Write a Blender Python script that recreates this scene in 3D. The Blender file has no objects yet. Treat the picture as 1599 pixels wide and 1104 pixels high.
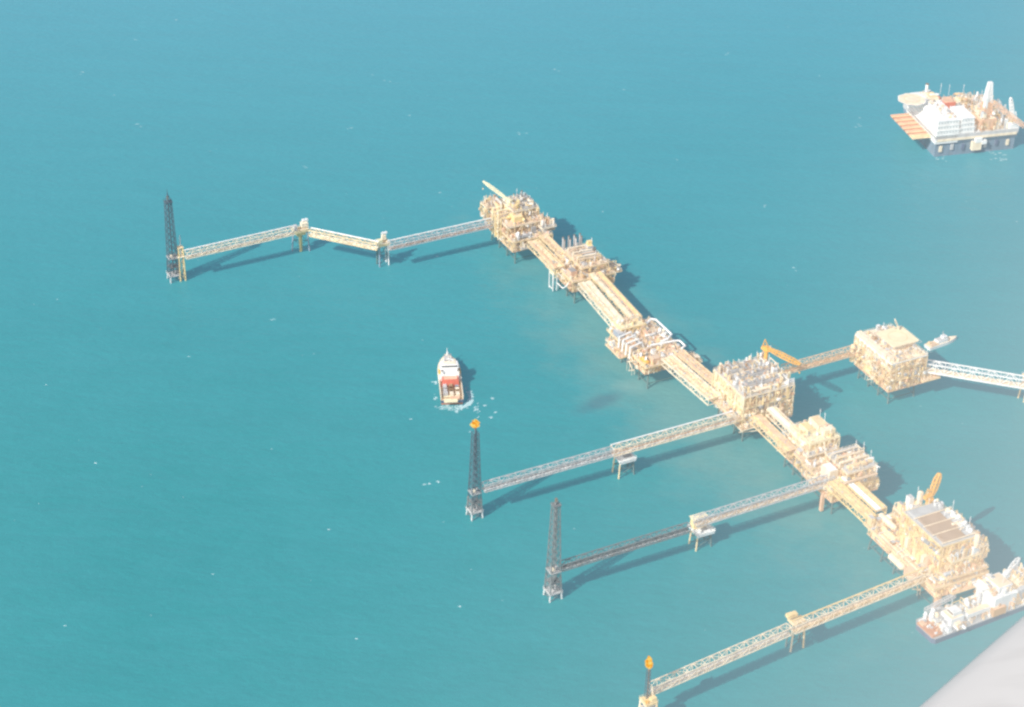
import bpy, math, random
from mathutils import Vector, Matrix, noise as mn

sc = bpy.context.scene
COL = sc.collection
R = math.radians

# ------------------------------------------------------------------ survey of the place
# The camera flies at 750 m; survey() turns a sighting (column, row of the 1599 x 1104 photo) and
# a height above the sea into world metres, which is how the plan of the field was measured.
FOC, PITCH, ROLL, ALT = 3200.0, R(32), R(1.2), 750.0
FW = Vector((0, math.cos(PITCH), -math.sin(PITCH)))
_r0 = Vector((1, 0, 0)); _u0 = _r0.cross(FW)
RT = _r0 * math.cos(ROLL) + _u0 * math.sin(ROLL)
UP = RT.cross(FW)

def survey(px, py, z=0.0):
    d = FW * FOC + RT * (px - 799.5) + UP * (552 - py)
    return Vector((0, 0, ALT)) + d * ((z - ALT) / d.z)

GA = R(-63)                                        # the field's grid: x runs along the spine of platforms
GS = Vector((math.cos(GA), math.sin(GA), 0)); GU = Vector((-GS.y, GS.x, 0))
def grid(s, u, z=0.0):
    return GS * (s - 1100) + GU * (u + 500) + Vector((0, 0, z))

# ------------------------------------------------------------------ materials
HAZE = {}
def haze_group(col, extra):
    g = bpy.data.node_groups.new('painted_haze', 'ShaderNodeTree')
    g.interface.new_socket('Shader', in_out='INPUT', socket_type='NodeSocketShader')
    g.interface.new_socket('Shader', in_out='OUTPUT', socket_type='NodeSocketShader')
    n, l = g.nodes, g.links
    gi = n.new('NodeGroupInput'); go = n.new('NodeGroupOutput')
    geo = n.new('ShaderNodeNewGeometry'); sep = n.new('ShaderNodeSeparateXYZ')
    l.new(geo.outputs['Position'], sep.inputs[0])
    def m(op, a, b=None, c=None):
        x = n.new('ShaderNodeMath'); x.operation = op
        for i, v in enumerate((a, b, c)):
            if v is None: continue
            if isinstance(v, (int, float)): x.inputs[i].default_value = v
            else: l.new(v, x.inputs[i])
        return x.outputs[0]
    X, Y = sep.outputs[0], sep.outputs[1]
    # haze and glare painted into each material as emission, stronger to the south-east
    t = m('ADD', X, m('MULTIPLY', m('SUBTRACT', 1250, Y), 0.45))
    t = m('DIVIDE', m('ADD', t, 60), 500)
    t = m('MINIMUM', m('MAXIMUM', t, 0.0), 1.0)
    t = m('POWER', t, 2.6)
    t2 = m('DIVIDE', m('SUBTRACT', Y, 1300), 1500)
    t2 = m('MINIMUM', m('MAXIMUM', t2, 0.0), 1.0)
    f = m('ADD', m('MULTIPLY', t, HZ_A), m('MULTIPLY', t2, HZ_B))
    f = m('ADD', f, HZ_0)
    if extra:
        near = m('MINIMUM', m('MAXIMUM', m('DIVIDE', m('ADD', X, 120), 160), 0.0), 1.0)  # extra veiling glow painted into the object materials
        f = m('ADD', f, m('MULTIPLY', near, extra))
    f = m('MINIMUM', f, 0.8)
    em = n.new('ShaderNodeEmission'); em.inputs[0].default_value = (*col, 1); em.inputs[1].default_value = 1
    mix = n.new('ShaderNodeMixShader')
    l.new(f, mix.inputs[0]); l.new(gi.outputs[0], mix.inputs[1]); l.new(em.outputs[0], mix.inputs[2])
    l.new(mix.outputs[0], go.inputs[0])
    return g
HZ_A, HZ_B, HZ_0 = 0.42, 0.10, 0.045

def new_mat(name):
    m = bpy.data.materials.new(name); m.use_nodes = True
    m.node_tree.nodes.clear()
    return m, m.node_tree.nodes, m.node_tree.links

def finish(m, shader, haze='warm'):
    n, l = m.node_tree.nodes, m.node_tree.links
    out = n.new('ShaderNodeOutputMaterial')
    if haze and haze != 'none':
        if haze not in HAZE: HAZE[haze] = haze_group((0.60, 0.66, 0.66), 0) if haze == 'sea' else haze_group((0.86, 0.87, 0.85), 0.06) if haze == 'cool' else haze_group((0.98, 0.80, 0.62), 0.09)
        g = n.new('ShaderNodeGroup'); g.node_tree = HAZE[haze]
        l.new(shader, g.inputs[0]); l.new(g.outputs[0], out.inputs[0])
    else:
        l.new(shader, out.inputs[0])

def paint(name, col, rust=0.25, rough=0.55, vary=0.18, scale=0.22, rustcol=(0.42, 0.25, 0.14), haze='warm'):
    m, n, l = new_mat(name)
    b = n.new('ShaderNodeBsdfPrincipled'); b.inputs['Roughness'].default_value = rough
    b.inputs['Specular IOR Level'].default_value = 0.3
    tc = n.new('ShaderNodeNewGeometry')
    mp = n.new('ShaderNodeMapping'); mp.inputs['Scale'].default_value = (1, 1, 0.35)
    l.new(tc.outputs['Position'], mp.inputs[0])
    a = n.new('ShaderNodeTexNoise'); a.inputs['Scale'].default_value = scale; a.inputs['Detail'].default_value = 5
    l.new(mp.outputs[0], a.inputs['Vector'])
    c = n.new('ShaderNodeTexNoise'); c.inputs['Scale'].default_value = scale * 3.1; c.inputs['Detail'].default_value = 6
    c.inputs['Roughness'].default_value = 0.65
    l.new(mp.outputs[0], c.inputs['Vector'])
    r1 = n.new('ShaderNodeMapRange'); r1.inputs[1].default_value = 0.3; r1.inputs[2].default_value = 0.7
    r1.inputs[3].default_value = 1 - vary; r1.inputs[4].default_value = 1 + vary * 0.6
    l.new(a.outputs[0], r1.inputs[0])
    mul = n.new('ShaderNodeMix'); mul.data_type = 'RGBA'; mul.blend_type = 'MULTIPLY'; mul.inputs[0].default_value = 1
    mul.inputs[6].default_value = (*col, 1)
    cmb = n.new('ShaderNodeCombineColor')
    for i in range(3): l.new(r1.outputs[0], cmb.inputs[i])
    l.new(cmb.outputs[0], mul.inputs[7])
    r2 = n.new('ShaderNodeMapRange'); r2.inputs[1].default_value = 0.52; r2.inputs[2].default_value = 0.68
    r2.inputs[4].default_value = rust
    l.new(c.outputs[0], r2.inputs[0])
    mx = n.new('ShaderNodeMix'); mx.data_type = 'RGBA'
    mx.inputs[7].default_value = (*rustcol, 1)
    l.new(r2.outputs[0], mx.inputs[0]); l.new(mul.outputs[2], mx.inputs[6])
    l.new(mx.outputs[2], b.inputs['Base Color'])
    finish(m, b.outputs[0], haze)
    return m

M = dict(
    cream=paint('cream_paint', (0.87, 0.69, 0.43), 0.32),
    pale=paint('pale_paint', (0.90, 0.80, 0.63), 0.25),
    white=paint('white_paint', (0.88, 0.88, 0.86), 0.12, vary=0.12, haze='cool'),
    grey=paint('grey_plating', (0.34, 0.34, 0.34), 0.2, haze='cool'),
    lgrey=paint('light_grey_plating', (0.55, 0.55, 0.55), 0.25, haze='cool'),
    dark=paint('dark_plating', (0.15, 0.14, 0.13), 0.2),
    roof=paint('roof_plating', (0.38, 0.31, 0.27), 0.35, scale=0.12),
    pink=paint('salmon_deck_paint', (0.78, 0.50, 0.36), 0.35),
    pdeck=paint('worn_deck_paint', (0.72, 0.56, 0.42), 0.4),
    brown=paint('rusted_steel', (0.42, 0.27, 0.17), 0.5),
    yellow=paint('yellow_paint', (0.88, 0.69, 0.36), 0.25),
    pyellow=paint('pale_yellow_deck', (0.88, 0.81, 0.56), 0.15, vary=0.1),
    orange=paint('orange_paint', (0.85, 0.45, 0.08), 0.2),
    red=paint('red_paint', (0.70, 0.16, 0.12), 0.1),
    steel=paint('dark_tower_steel', (0.10, 0.16, 0.20), 0.1, haze='sea'),
    mid=paint('weathered_tower_steel', (0.22, 0.25, 0.26), 0.25, haze='sea'),
    blue=paint('blue_grey_paint', (0.30, 0.38, 0.47), 0.1),
    leg=paint('hazed_jacket_steel', (0.16, 0.24, 0.24), 0.2, haze='sea'),  # teal of the hazy sea put into the leg colour
    hullred=paint('brick_red_hull', (0.50, 0.20, 0.14), 0.25),
    navy=paint('dark_hull_paint', (0.15, 0.19, 0.28), 0.15, haze='sea'),
    hull_shade=paint('shaded_hull_blue_grey', (0.22, 0.30, 0.38), 0.2, haze='sea'),  # shade below the rig deck put into the hull colour
    glass=paint('dark_window_glass', (0.04, 0.06, 0.08), 0.0, rough=0.1),
)

def sea_material():
    m, n, l = new_mat('shallow_sea_water')
    geo = n.new('ShaderNodeNewGeometry')
    pos = geo.outputs['Position']
    def tex(scale, detail, rough=0.5, stretch=(1, 1, 1), rot=0, dist=0.0):
        mp = n.new('ShaderNodeMapping'); mp.inputs['Scale'].default_value = stretch; mp.inputs['Rotation'].default_value = (0, 0, rot)
        l.new(pos, mp.inputs[0])
        t = n.new('ShaderNodeTexNoise'); t.inputs['Scale'].default_value = scale; t.inputs['Detail'].default_value = detail
        t.inputs['Roughness'].default_value = rough; t.inputs['Distortion'].default_value = dist
        l.new(mp.outputs[0], t.inputs['Vector']); return t.outputs[0]
    def rng(src, a, b, c, d, kind='LINEAR'):
        x = n.new('ShaderNodeMapRange'); x.interpolation_type = kind
        for i, v in zip((1, 2, 3, 4), (a, b, c, d)): x.inputs[i].default_value = v
        l.new(src, x.inputs[0]); return x.outputs[0]
    def mixc(f, a, b):
        x = n.new('ShaderNodeMix'); x.data_type = 'RGBA'
        for i, v in ((0, f), (6, a), (7, b)):
            if isinstance(v, tuple): x.inputs[i].default_value = (*v, 1)
            elif isinstance(v, float): x.inputs[i].default_value = v
            else: l.new(v, x.inputs[i])
        return x.outputs[2]
    def math_(op, a, b):
        x = n.new('ShaderNodeMath'); x.operation = op
        for i, v in enumerate((a, b)):
            if isinstance(v, (int, float)): x.inputs[i].default_value = v
            else: l.new(v, x.inputs[i])
        return x.outputs[0]
    sep = n.new('ShaderNodeSeparateXYZ'); l.new(pos, sep.inputs[0])
    big = rng(tex(0.004, 4, 0.55, (1, 0.7, 1), 0.4), 0.32, 0.68, 0, 1)
    base = mixc(big, SEA_DEEP, SEA_PALE)
    base = mixc(rng(sep.outputs[1], 1050, 1900, 0, 1.0), base, SEA_FAR)    # the sea turns bluer towards the north
    mid_ = rng(tex(0.035, 5, 0.6, (1, 2.2, 1), 0.25, 0.6), 0.35, 0.65, 0, 1)
    base = mixc(math_('MULTIPLY', mid_, 0.16), base, (0.045, 0.25, 0.275))
    fine = rng(tex(0.22, 4, 0.6, (1, 2.6, 1), 0.2), 0.35, 0.65, -1, 1)
    # warm haze halo along the platform spine, painted into pale turbid water
    def blob(cx, cy, rx, ry, ang, lo=0.0):
        mp = n.new('ShaderNodeMapping'); mp.vector_type = 'TEXTURE'
        mp.inputs['Location'].default_value = (cx, cy, 0); mp.inputs['Rotation'].default_value = (0, 0, ang)
        mp.inputs['Scale'].default_value = (rx, ry, 1)
        l.new(pos, mp.inputs[0])
        s2 = n.new('ShaderNodeSeparateXYZ'); l.new(mp.outputs[0], s2.inputs[0])
        d = math_('SQRT', math_('ADD', math_('MULTIPLY', s2.outputs[0], s2.outputs[0]), math_('MULTIPLY', s2.outputs[1], s2.outputs[1])), 0)
        w = math_('MULTIPLY', math_('SUBTRACT', tex(0.03, 4, 0.6), 0.5), 1.4)
        return rng(math_('ADD', d, w), lo, 1.0, 1.0, 0.0, 'SMOOTHSTEP')
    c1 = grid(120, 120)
    painted_halo = blob(c1.x, c1.y, 350, 75, GA)
    base = mixc(math_('MULTIPLY', painted_halo, 0.42), base, (0.19, 0.27, 0.22))
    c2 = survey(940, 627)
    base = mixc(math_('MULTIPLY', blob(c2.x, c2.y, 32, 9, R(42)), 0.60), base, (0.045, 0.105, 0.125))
    c3 = survey(985, 603)
    base = mixc(math_('MULTIPLY', blob(c3.x, c3.y, 20, 14, R(25)), 0.30), base, (0.24, 0.33, 0.28))
    # wavelets: brighter and darker flecks
    v = n.new('ShaderNodeHueSaturation'); l.new(base, v.inputs['Color'])
    l.new(math_('ADD', math_('MULTIPLY', fine, 0.035), 1.0), v.inputs['Value'])
    base = v.outputs[0]
    st = rng(tex(0.02, 5, 0.65, (0.35, 2.2, 1), 0.22, 0.8), 0.35, 0.65, -1, 1)
    v2 = n.new('ShaderNodeHueSaturation'); l.new(base, v2.inputs['Color']); l.new(math_('ADD', math_('MULTIPLY', st, 0.022), 1.0), v2.inputs['Value']); base = v2.outputs[0]
    b = n.new('ShaderNodeBsdfPrincipled')
    b.inputs['Roughness'].default_value = 0.28; b.inputs['IOR'].default_value = 1.33
    b.inputs['Specular IOR Level'].default_value = 0.4
    l.new(base, b.inputs['Base Color'])
    h = math_('ADD', math_('MULTIPLY', tex(0.12, 5, 0.6, (1, 1.8, 1), 0.2), 2.2), math_('MULTIPLY', tex(0.03, 3, 0.5, (1, 1.6, 1), 0.5), 3.0))
    bp = n.new('ShaderNodeBump'); bp.inputs['Strength'].default_value = 0.3; bp.inputs['Distance'].default_value = 1.0
    l.new(h, bp.inputs['Height']); l.new(bp.outputs[0], b.inputs['Normal'])
    # bluish emission added in place of light scattered in the water, softening shadows
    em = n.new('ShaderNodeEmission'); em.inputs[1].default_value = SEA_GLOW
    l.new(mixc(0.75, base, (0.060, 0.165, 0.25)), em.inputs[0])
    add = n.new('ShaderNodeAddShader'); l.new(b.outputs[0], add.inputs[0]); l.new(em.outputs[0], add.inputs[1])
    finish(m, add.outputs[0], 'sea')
    return m
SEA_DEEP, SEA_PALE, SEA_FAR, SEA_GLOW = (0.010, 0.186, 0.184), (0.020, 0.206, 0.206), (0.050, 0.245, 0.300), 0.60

def flat_mat(name, col, strength=0.0, haze='sea'):
    m, n, l = new_mat(name)
    b = n.new('ShaderNodeBsdfPrincipled'); b.inputs['Base Color'].default_value = (*col, 1); b.inputs['Roughness'].default_value = 0.7
    nz = n.new('ShaderNodeTexNoise'); nz.inputs['Scale'].default_value = 0.8
    r = n.new('ShaderNodeMapRange'); r.inputs[3].default_value = 0.5; r.inputs[4].default_value = 0.8
    l.new(nz.outputs[0], r.inputs[0]); l.new(r.outputs[0], b.inputs['Roughness'])
    finish(m, b.outputs[0], haze); return m
M['foam'] = flat_mat('sea_foam', (0.46, 0.66, 0.68))

def flame_mat():
    m, n, l = new_mat('gas_flame')
    geo = n.new('ShaderNodeTexCoord')
    nz = n.new('ShaderNodeTexNoise'); nz.inputs['Scale'].default_value = 0.55; nz.inputs['Detail'].default_value = 3
    l.new(geo.outputs['Object'], nz.inputs['Vector'])
    cr = n.new('ShaderNodeValToRGB')
    cr.color_ramp.elements[0].position = 0.35; cr.color_ramp.elements[0].color = (0.85, 0.26, 0.02, 1)
    cr.color_ramp.elements[1].position = 0.62; cr.color_ramp.elements[1].color = (1.0, 0.80, 0.25, 1)
    e = cr.color_ramp.elements.new(0.48); e.color = (1.0, 0.50, 0.06, 1)
    l.new(nz.outputs[0], cr.inputs[0])
    em = n.new('ShaderNodeEmission'); em.inputs[1].default_value = 1.0
    l.new(cr.outputs[0], em.inputs[0])
    tr = n.new('ShaderNodeBsdfTransparent'); mx = n.new('ShaderNodeMixShader')
    n2 = n.new('ShaderNodeTexNoise'); n2.inputs['Scale'].default_value = 0.9; l.new(geo.outputs['Object'], n2.inputs['Vector'])
    r2 = n.new('ShaderNodeMapRange'); r2.inputs[1].default_value = 0.35; r2.inputs[2].default_value = 0.6; r2.inputs[3].default_value = 0.35
    l.new(n2.outputs[0], r2.inputs[0]); l.new(r2.outputs[0], mx.inputs[0]); l.new(tr.outputs[0], mx.inputs[1]); l.new(em.outputs[0], mx.inputs[2])
    finish(m, mx.outputs[0], 'none'); return m
M['flame'] = flame_mat()

# ------------------------------------------------------------------ mesh builder
class MB:
    def __init__(s): s.v = []; s.f = []; s.m = []; s.sm = []; s.mats = []
    def mi(s, k):
        if k not in s.mats: s.mats.append(k)
        return s.mats.index(k)
    def add(s, vs, fs, mat, smooth=False):
        o = len(s.v); s.v += [tuple(p) for p in vs]
        i = s.mi(mat)
        for f in fs: s.f.append(tuple(o + k for k in f)); s.m.append(i); s.sm.append(smooth)
    def box(s, c, d, mat, rz=0.0, taper=1.0):
        x, y, z = d[0] / 2, d[1] / 2, d[2] / 2; ca, sa = math.cos(rz), math.sin(rz); vs = []
        for k, (sx, sy, sz) in enumerate([(-1, -1, -1), (1, -1, -1), (1, 1, -1), (-1, 1, -1), (-1, -1, 1), (1, -1, 1), (1, 1, 1), (-1, 1, 1)]):
            t = taper if sz > 0 else 1
            a, b = sx * x * t, sy * y * t
            vs.append((c[0] + a * ca - b * sa, c[1] + a * sa + b * ca, c[2] + sz * z))
        s.add(vs, [(0, 3, 2, 1), (4, 5, 6, 7), (0, 1, 5, 4), (1, 2, 6, 5), (2, 3, 7, 6), (3, 0, 4, 7)], mat)
        return s
    def tube(s, p, q, r0, mat, r1=None, n=8, rot=0.0, smooth=None):
        p, q = Vector(p), Vector(q); r1 = r0 if r1 is None else r1
        d = (q - p)
        if d.length < 1e-6: return s
        d.normalize(); a = d.orthogonal().normalized() if abs(d.z) < 0.99 else Vector((1, 0, 0))
        if abs(d.z) < 0.99: a = d.cross(Vector((0, 0, 1))).normalized()
        b = d.cross(a); vs = []
        for c, r in ((p, r0), (q, r1)):
            for i in range(n):
                t = rot + 2 * math.pi * (i + 0.5) / n
                vs.append(c + (a * math.cos(t) + b * math.sin(t)) * r)
        fs = [(i, (i + 1) % n, n + (i + 1) % n, n + i) for i in range(n)]
        s.add(vs, fs, mat, n > 5 if smooth is None else smooth)
        s.add(vs, [tuple(range(n - 1, -1, -1)), tuple(range(n, 2 * n))], mat)
        return s
    def beam(s, p, q, w, mat): return s.tube(p, q, w * 0.7071, mat, n=4, smooth=False)
    def path(s, pts, r, mat, n=6):
        for a, b in zip(pts, pts[1:]): s.tube(a, b, r, mat, n=n)
        return s
    def lathe(s, c, prof, mat, n=16, smooth=True):
        vs = []
        for r, z in prof:
            for i in range(n):
                t = 2 * math.pi * i / n; vs.append((c[0] + r * math.cos(t), c[1] + r * math.sin(t), c[2] + z))
        fs = []
        for k in range(len(prof) - 1):
            for i in range(n):
                j = (i + 1) % n; fs.append((k * n + i, k * n + j, (k + 1) * n + j, (k + 1) * n + i))
        s.add(vs, fs, mat, smooth)
        s.add(vs, [tuple(range(n - 1, -1, -1)), tuple(range((len(prof) - 1) * n, len(prof) * n))], mat)
        return s
    def prism(s, outline, z0, z1, mat, grow=1.0, top=None):
        n = len(outline)
        vs = [(x, y, z0) for x, y in outline] + [(x * grow, y * grow, z1) for x, y in outline]
        s.add(vs, [(i, (i + 1) % n, n + (i + 1) % n, n + i) for i in range(n)] + [tuple(range(n - 1, -1, -1))], mat)
        s.add(vs, [tuple(range(n, 2 * n))], top or mat)
        return s
    def build(s, name, parent=None, loc=None, rz=0.0):
        me = bpy.data.meshes.new(name); me.from_pydata(s.v, [], s.f)
        for k in s.mats: me.materials.append(M[k])
        me.polygons.foreach_set('material_index', s.m); me.polygons.foreach_set('use_smooth', s.sm)
        me.update()
        o = bpy.data.objects.new(name, me); COL.objects.link(o)
        if parent: o.parent = parent
        if loc is not None: o.location = loc
        o.rotation_euler.z = rz
        return o

def thing(name, label, cat, loc, rz=0.0, group=None):
    o = bpy.data.objects.new(name, None); COL.objects.link(o); o.empty_display_size = 5
    o.location = loc; o.rotation_euler = (0, 0, rz); o['label'] = label; o['category'] = cat
    if group: o['group'] = group
    return o
def tag(o, label=None, cat=None, group=None, kind=None):
    for k, v in (('label', label), ('category', cat), ('group', group), ('kind', kind)):
        if v: o[k] = v
    return o

# ------------------------------------------------------------------ sea
def build_sea():
    b = MB(); S = 30000
    b.mats = []
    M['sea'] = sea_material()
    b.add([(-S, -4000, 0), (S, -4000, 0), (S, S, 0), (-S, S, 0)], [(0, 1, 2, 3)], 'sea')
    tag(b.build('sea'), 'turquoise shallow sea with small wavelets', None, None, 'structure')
build_sea()

def foam_patch(b, x, y, L, W, ang, rng, z=0.06):
    n = 9; vs = []
    for i in range(n):
        t = 2 * math.pi * i / n; r = rng.uniform(0.45, 1.15)
        a, c = math.cos(t) * L / 2 * r, math.sin(t) * W / 2 * r
        vs.append((x + a * math.cos(ang) - c * math.sin(ang), y + a * math.sin(ang) + c * math.cos(ang), z))
    b.add(vs, [tuple(range(n))], 'foam')

rg = random.Random(5)
wc = MB()
for px, py in [(126, 114), (174, 147), (690, 300), (817, 207), (812, 209), (605, 127), (545, 201), (582, 118), (1132, 85), (215, 196), (1338, 200), (1345, 186), (1344, 196),
               (1590, 346), (688, 402), (215, 60), (280, 30), (70, 598), (85, 470), (1060, 250), (970, 140), (300, 560), (1190, 320), (870, 110),
               (430, 500), (520, 830), (330, 900), (150, 720), (1240, 420), (480, 260), (640, 180), (1280, 120), (940, 330), (420, 700), (100, 980), (560, 1000), (720, 950)]:
    p = survey(px, py)
    for k in range(rg.randint(1, 2)): foam_patch(wc, p.x + rg.uniform(-3, 3), p.y + rg.uniform(-3, 3), rg.uniform(1.5, 4), rg.uniform(0.7, 1.4), rg.uniform(-.5, .3), rg)
for k in range(60):
    p = survey(rg.uniform(0, 1599), rg.uniform(0, 1000)); foam_patch(wc, p.x, p.y, rg.uniform(0.6, 1.5), rg.uniform(0.35, 0.8), rg.uniform(-.5, .3), rg)
tag(wc.build('whitecaps'), 'tiny white wave crests scattered over the turquoise sea', None, None, 'stuff')

# ------------------------------------------------------------------ generic pieces
def lattice(b, L, x0, y0, y1, z0, z1, t, mat, bay=None, tb=None, faces='sltb'):
    """truss box along x from x0 to x0+L"""
    tb = tb or t * 0.55
    n = max(1, round(L / (bay or (z1 - z0) * 1.1))); dx = L / n
    for y in (y0, y1):
        for z in (z0, z1): b.beam((x0, y, z), (x0 + L, y, z), t, mat)
        for i in range(n + 1):
            b.beam((x0 + i * dx, y, z0), (x0 + i * dx, y, z1), tb, mat)
            if i < n:
                a, c = (z0, z1) if i % 2 == 0 else (z1, z0)
                b.beam((x0 + i * dx, y, a), (x0 + (i + 1) * dx, y, c), tb, mat)
    for i in range(n + 1):
        for z in (z0, z1): b.beam((x0 + i * dx, y0, z), (x0 + i * dx, y1, z), tb, mat)
        if i < n:
            a, c = (y0, y1) if i % 2 == 0 else (y1, y0)
            b.beam((x0 + i * dx, a, z1), (x0 + (i + 1) * dx, c, z1), tb * .8, mat)

def railing(b, x0, x1, y0, y1, z, mat='pale', h=1.2, gap=3.0):
    for zz in (z + h, z + h * .5):
        for p, q in (((x0, y0), (x1, y0)), ((x1, y0), (x1, y1)), ((x1, y1), (x0, y1)), ((x0, y1), (x0, y0))):
            b.beam((*p, zz), (*q, zz), 0.09, mat)
    for i in range(int((x1 - x0) / gap) + 1):
        for y in (y0, y1): b.beam((x0 + i * gap, y, z), (x0 + i * gap, y, z + h), 0.1, mat)
    for i in range(int((y1 - y0) / gap) + 1):
        for x in (x0, x1): b.beam((x, y0 + i * gap, z), (x, y0 + i * gap, z + h), 0.1, mat)

def truss_bridge(name, label, a, c, w=4.5, h=5.0, zb=20.0, frame='pale', deck='pdeck', pipes=((-1.4, 0.35, 'white', 1.0),), group=None, bay=6.0, toprail=None, chord=0.5, cat='bridge'):
    """a, c: plan points of the two ends; the walkway runs at height zb"""
    d = Vector((c.x - a.x, c.y - a.y, 0)); L = d.length
    r = thing(name, label, cat, (a.x, a.y, 0), math.atan2(d.y, d.x), group)
    b = MB(); lattice(b, L, 0, -w / 2, w / 2, zb, zb + h, chord, frame, bay); b.build('truss_frame', r)
    b = MB(); b.box((L / 2, 0, zb + 0.45), (L - .6, w - 0.9, 0.25), deck)
    b.build('walkway', r)
    b = MB()
    for y in (-w * .18, w * .18): b.beam((0.4, y, zb + 1.7), (L - .4, y, zb + 1.7), 0.14, frame)
    for i in range(int(L / 3)):
        for y in (-w * .18, w * .18): b.beam((1 + i * 3, y, zb + .6), (1 + i * 3, y, zb + 1.7), 0.1, frame)
    b.build('handrail', r)
    for y, rad, col, dz in pipes:
        b = MB(); zz = zb + dz
        n = max(2, int(L / 26)); pts = []
        b.tube((0, y, zz), (L, y, zz), rad, col)
        for i in range(n * 3): b.box(((i + .5) * L / (n * 3), y, zz - rad * .5), (.35, rad * 2.3, rad * 1.4), 'grey')
        b.build('pipeline', r)
    if toprail:
        b = MB(); b.tube((0, w / 2 - .3, zb + h + .55), (L, w / 2 - .3, zb + h + .55), 0.45, toprail); b.build('pipeline', r)
    return r

def pipe_bridge(label, a, c, w, strips, h=4.5, zb=19.0, frame='cream', deck='pdeck'):
    """a wide bridge carrying a bed of pipelines; strips: (y, radius, colour, height)"""
    d = Vector((c.x - a.x, c.y - a.y, 0)); L = d.length
    r = thing('pipe_bridge', label, 'bridge', (a.x, a.y, 0), math.atan2(d.y, d.x), 'wide pipe bridges joining the platforms')
    b = MB(); lattice(b, L, 0, -w / 2, w / 2, zb, zb + h, 0.6, frame, 6.0)
    b.build('truss_frame', r)
    b = MB(); b.box((L / 2, 0, zb + h - 1.4), (L - .4, w - 1.0, 0.3), deck)
    for i in range(int(L / 5)): b.box((2.5 + i * 5, 0, zb + h - 1.0), (.5, w - 1.0, .5), frame)
    b.build('pipe_deck', r)
    b = MB(); g = random.Random(len(label)); 
    for _ in range(int(L * w * .22)):
        x, y = g.uniform(1, L - 1), g.uniform(-w / 2 + .3, w / 2 - .3); b.box((x, y, zb + h + g.uniform(-.6, .3)), (g.uniform(.3, 1.4), g.uniform(.3, 1.0), g.uniform(.3, .9)), g.choice(('pale', 'cream', 'lgrey', 'pink', 'pdeck', 'yellow')))
    tag(b.build('pipe_supports', r), kind='stuff')
    for y, rad, col, dz in strips:
        b = MB(); b.tube((0, y, zb + h + dz), (L, y, zb + h + dz), rad, col)
        b.build('pipeline', r)
    return r

# ------------------------------------------------------------------ flare towers
def tower(label, base, H, w0, w1, mat_lo='mid', mat_hi='steel', split=0.35, flame=None, tip_plat=True, n=12, rz=GA, lower='white', head=0.0, group='tall lattice flare towers'):
    r = thing('flare_tower', label, 'flare tower', (base.x, base.y, 0), rz, group)
    def half(z): 
        t = max(0.0, z) / H; return (w0 + (w1 - w0) * min(1, t) ** 0.8) / 2
    cs = [(-1, -1), (1, -1), (1, 1), (-1, 1)]
    zs = [-4.0] + [H * (i / n) ** 1.0 for i in range(0, n + 1)]
    for cx, cy in cs:
        b = MB()
        for a, c in zip(zs, zs[1:]):
            m = lower if c <= H * 0.14 else (mat_lo if c < H * split else mat_hi)
            b.beam((cx * half(a), cy * half(a), a), (cx * half(c), cy * half(c), c), 0.65 if c < H * .3 else 0.45, m)
        b.build('leg', r)
    b = MB()
    for i in range(1, len(zs) - 1):
        a, c = zs[i], zs[i + 1]; ha, hc = half(a), half(c)
        m = mat_lo if c < H * split else mat_hi; t = 0.24 if a < H * .4 else 0.19
        for k in range(4):
            p, q = cs[k], cs[(k + 1) % 4]
            b.beam((p[0] * hc, p[1] * hc, c), (q[0] * hc, q[1] * hc, c), t, m)
            b.beam((p[0] * ha, p[1] * ha, a), (q[0] * hc, q[1] * hc, c), t, m)
            b.beam((q[0] * ha, q[1] * ha, a), (p[0] * hc, p[1] * hc, c), t, m)
    b.build('bracing', r)
    b = MB()
    for x, y, rad in ((0, 0, .55), (half(H * .5) * .5, -.4, .3)):
        b.tube((x, y, H * .1), (x * .3, y * .3, H + 2.5), rad, mat_hi)
    b.tube((0, 0, H + 2.5), (0, 0, H + 4.5), .8, 'dark')
    b.build('flare_riser', r)
    if tip_plat:
        b = MB(); b.box((0, 0, H + .2), (w1 + 1.2, w1 + 1.2, .35), mat_hi); railing(b, -w1 / 2 - .5, w1 / 2 + .5, -w1 / 2 - .5, w1 / 2 + .5, H + .3, mat_hi)
        b.build('tip_platform', r)
    # boat landing and low access deck
    b = MB(); hb = half(4) + .6
    b.box((0, 0, 5), (2 * hb, 2 * hb, .35), 'lgrey'); railing(b, -hb, hb, -hb, hb, 5.2, lower); b.build('landing_deck', r)
    hm = half(H * .3); b = MB(); b.box((0, 0, H * .30), (hm * 2 + .8, hm * 2 + .8, .3), 'lgrey'); railing(b, -hm, hm, -hm, hm, H * .3, 'lgrey'); b.build('access_deck', r)
    MB().box((.6, -.6, H * .30 + 1.1), (2.0, 1.6, 1.8), 'pale').build('equipment_skid', r); MB().box((-.8, .8, 6), (2.2, 1.8, 1.6), 'white').build('equipment_skid', r)
    MB().box((0, 0, H * .18), (hm * 2.2, hm * 2.2, .25), 'mid').build('access_deck', r)
    if flame: make_flame(r, H + 4.2 + head, *flame)
    return r

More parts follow.
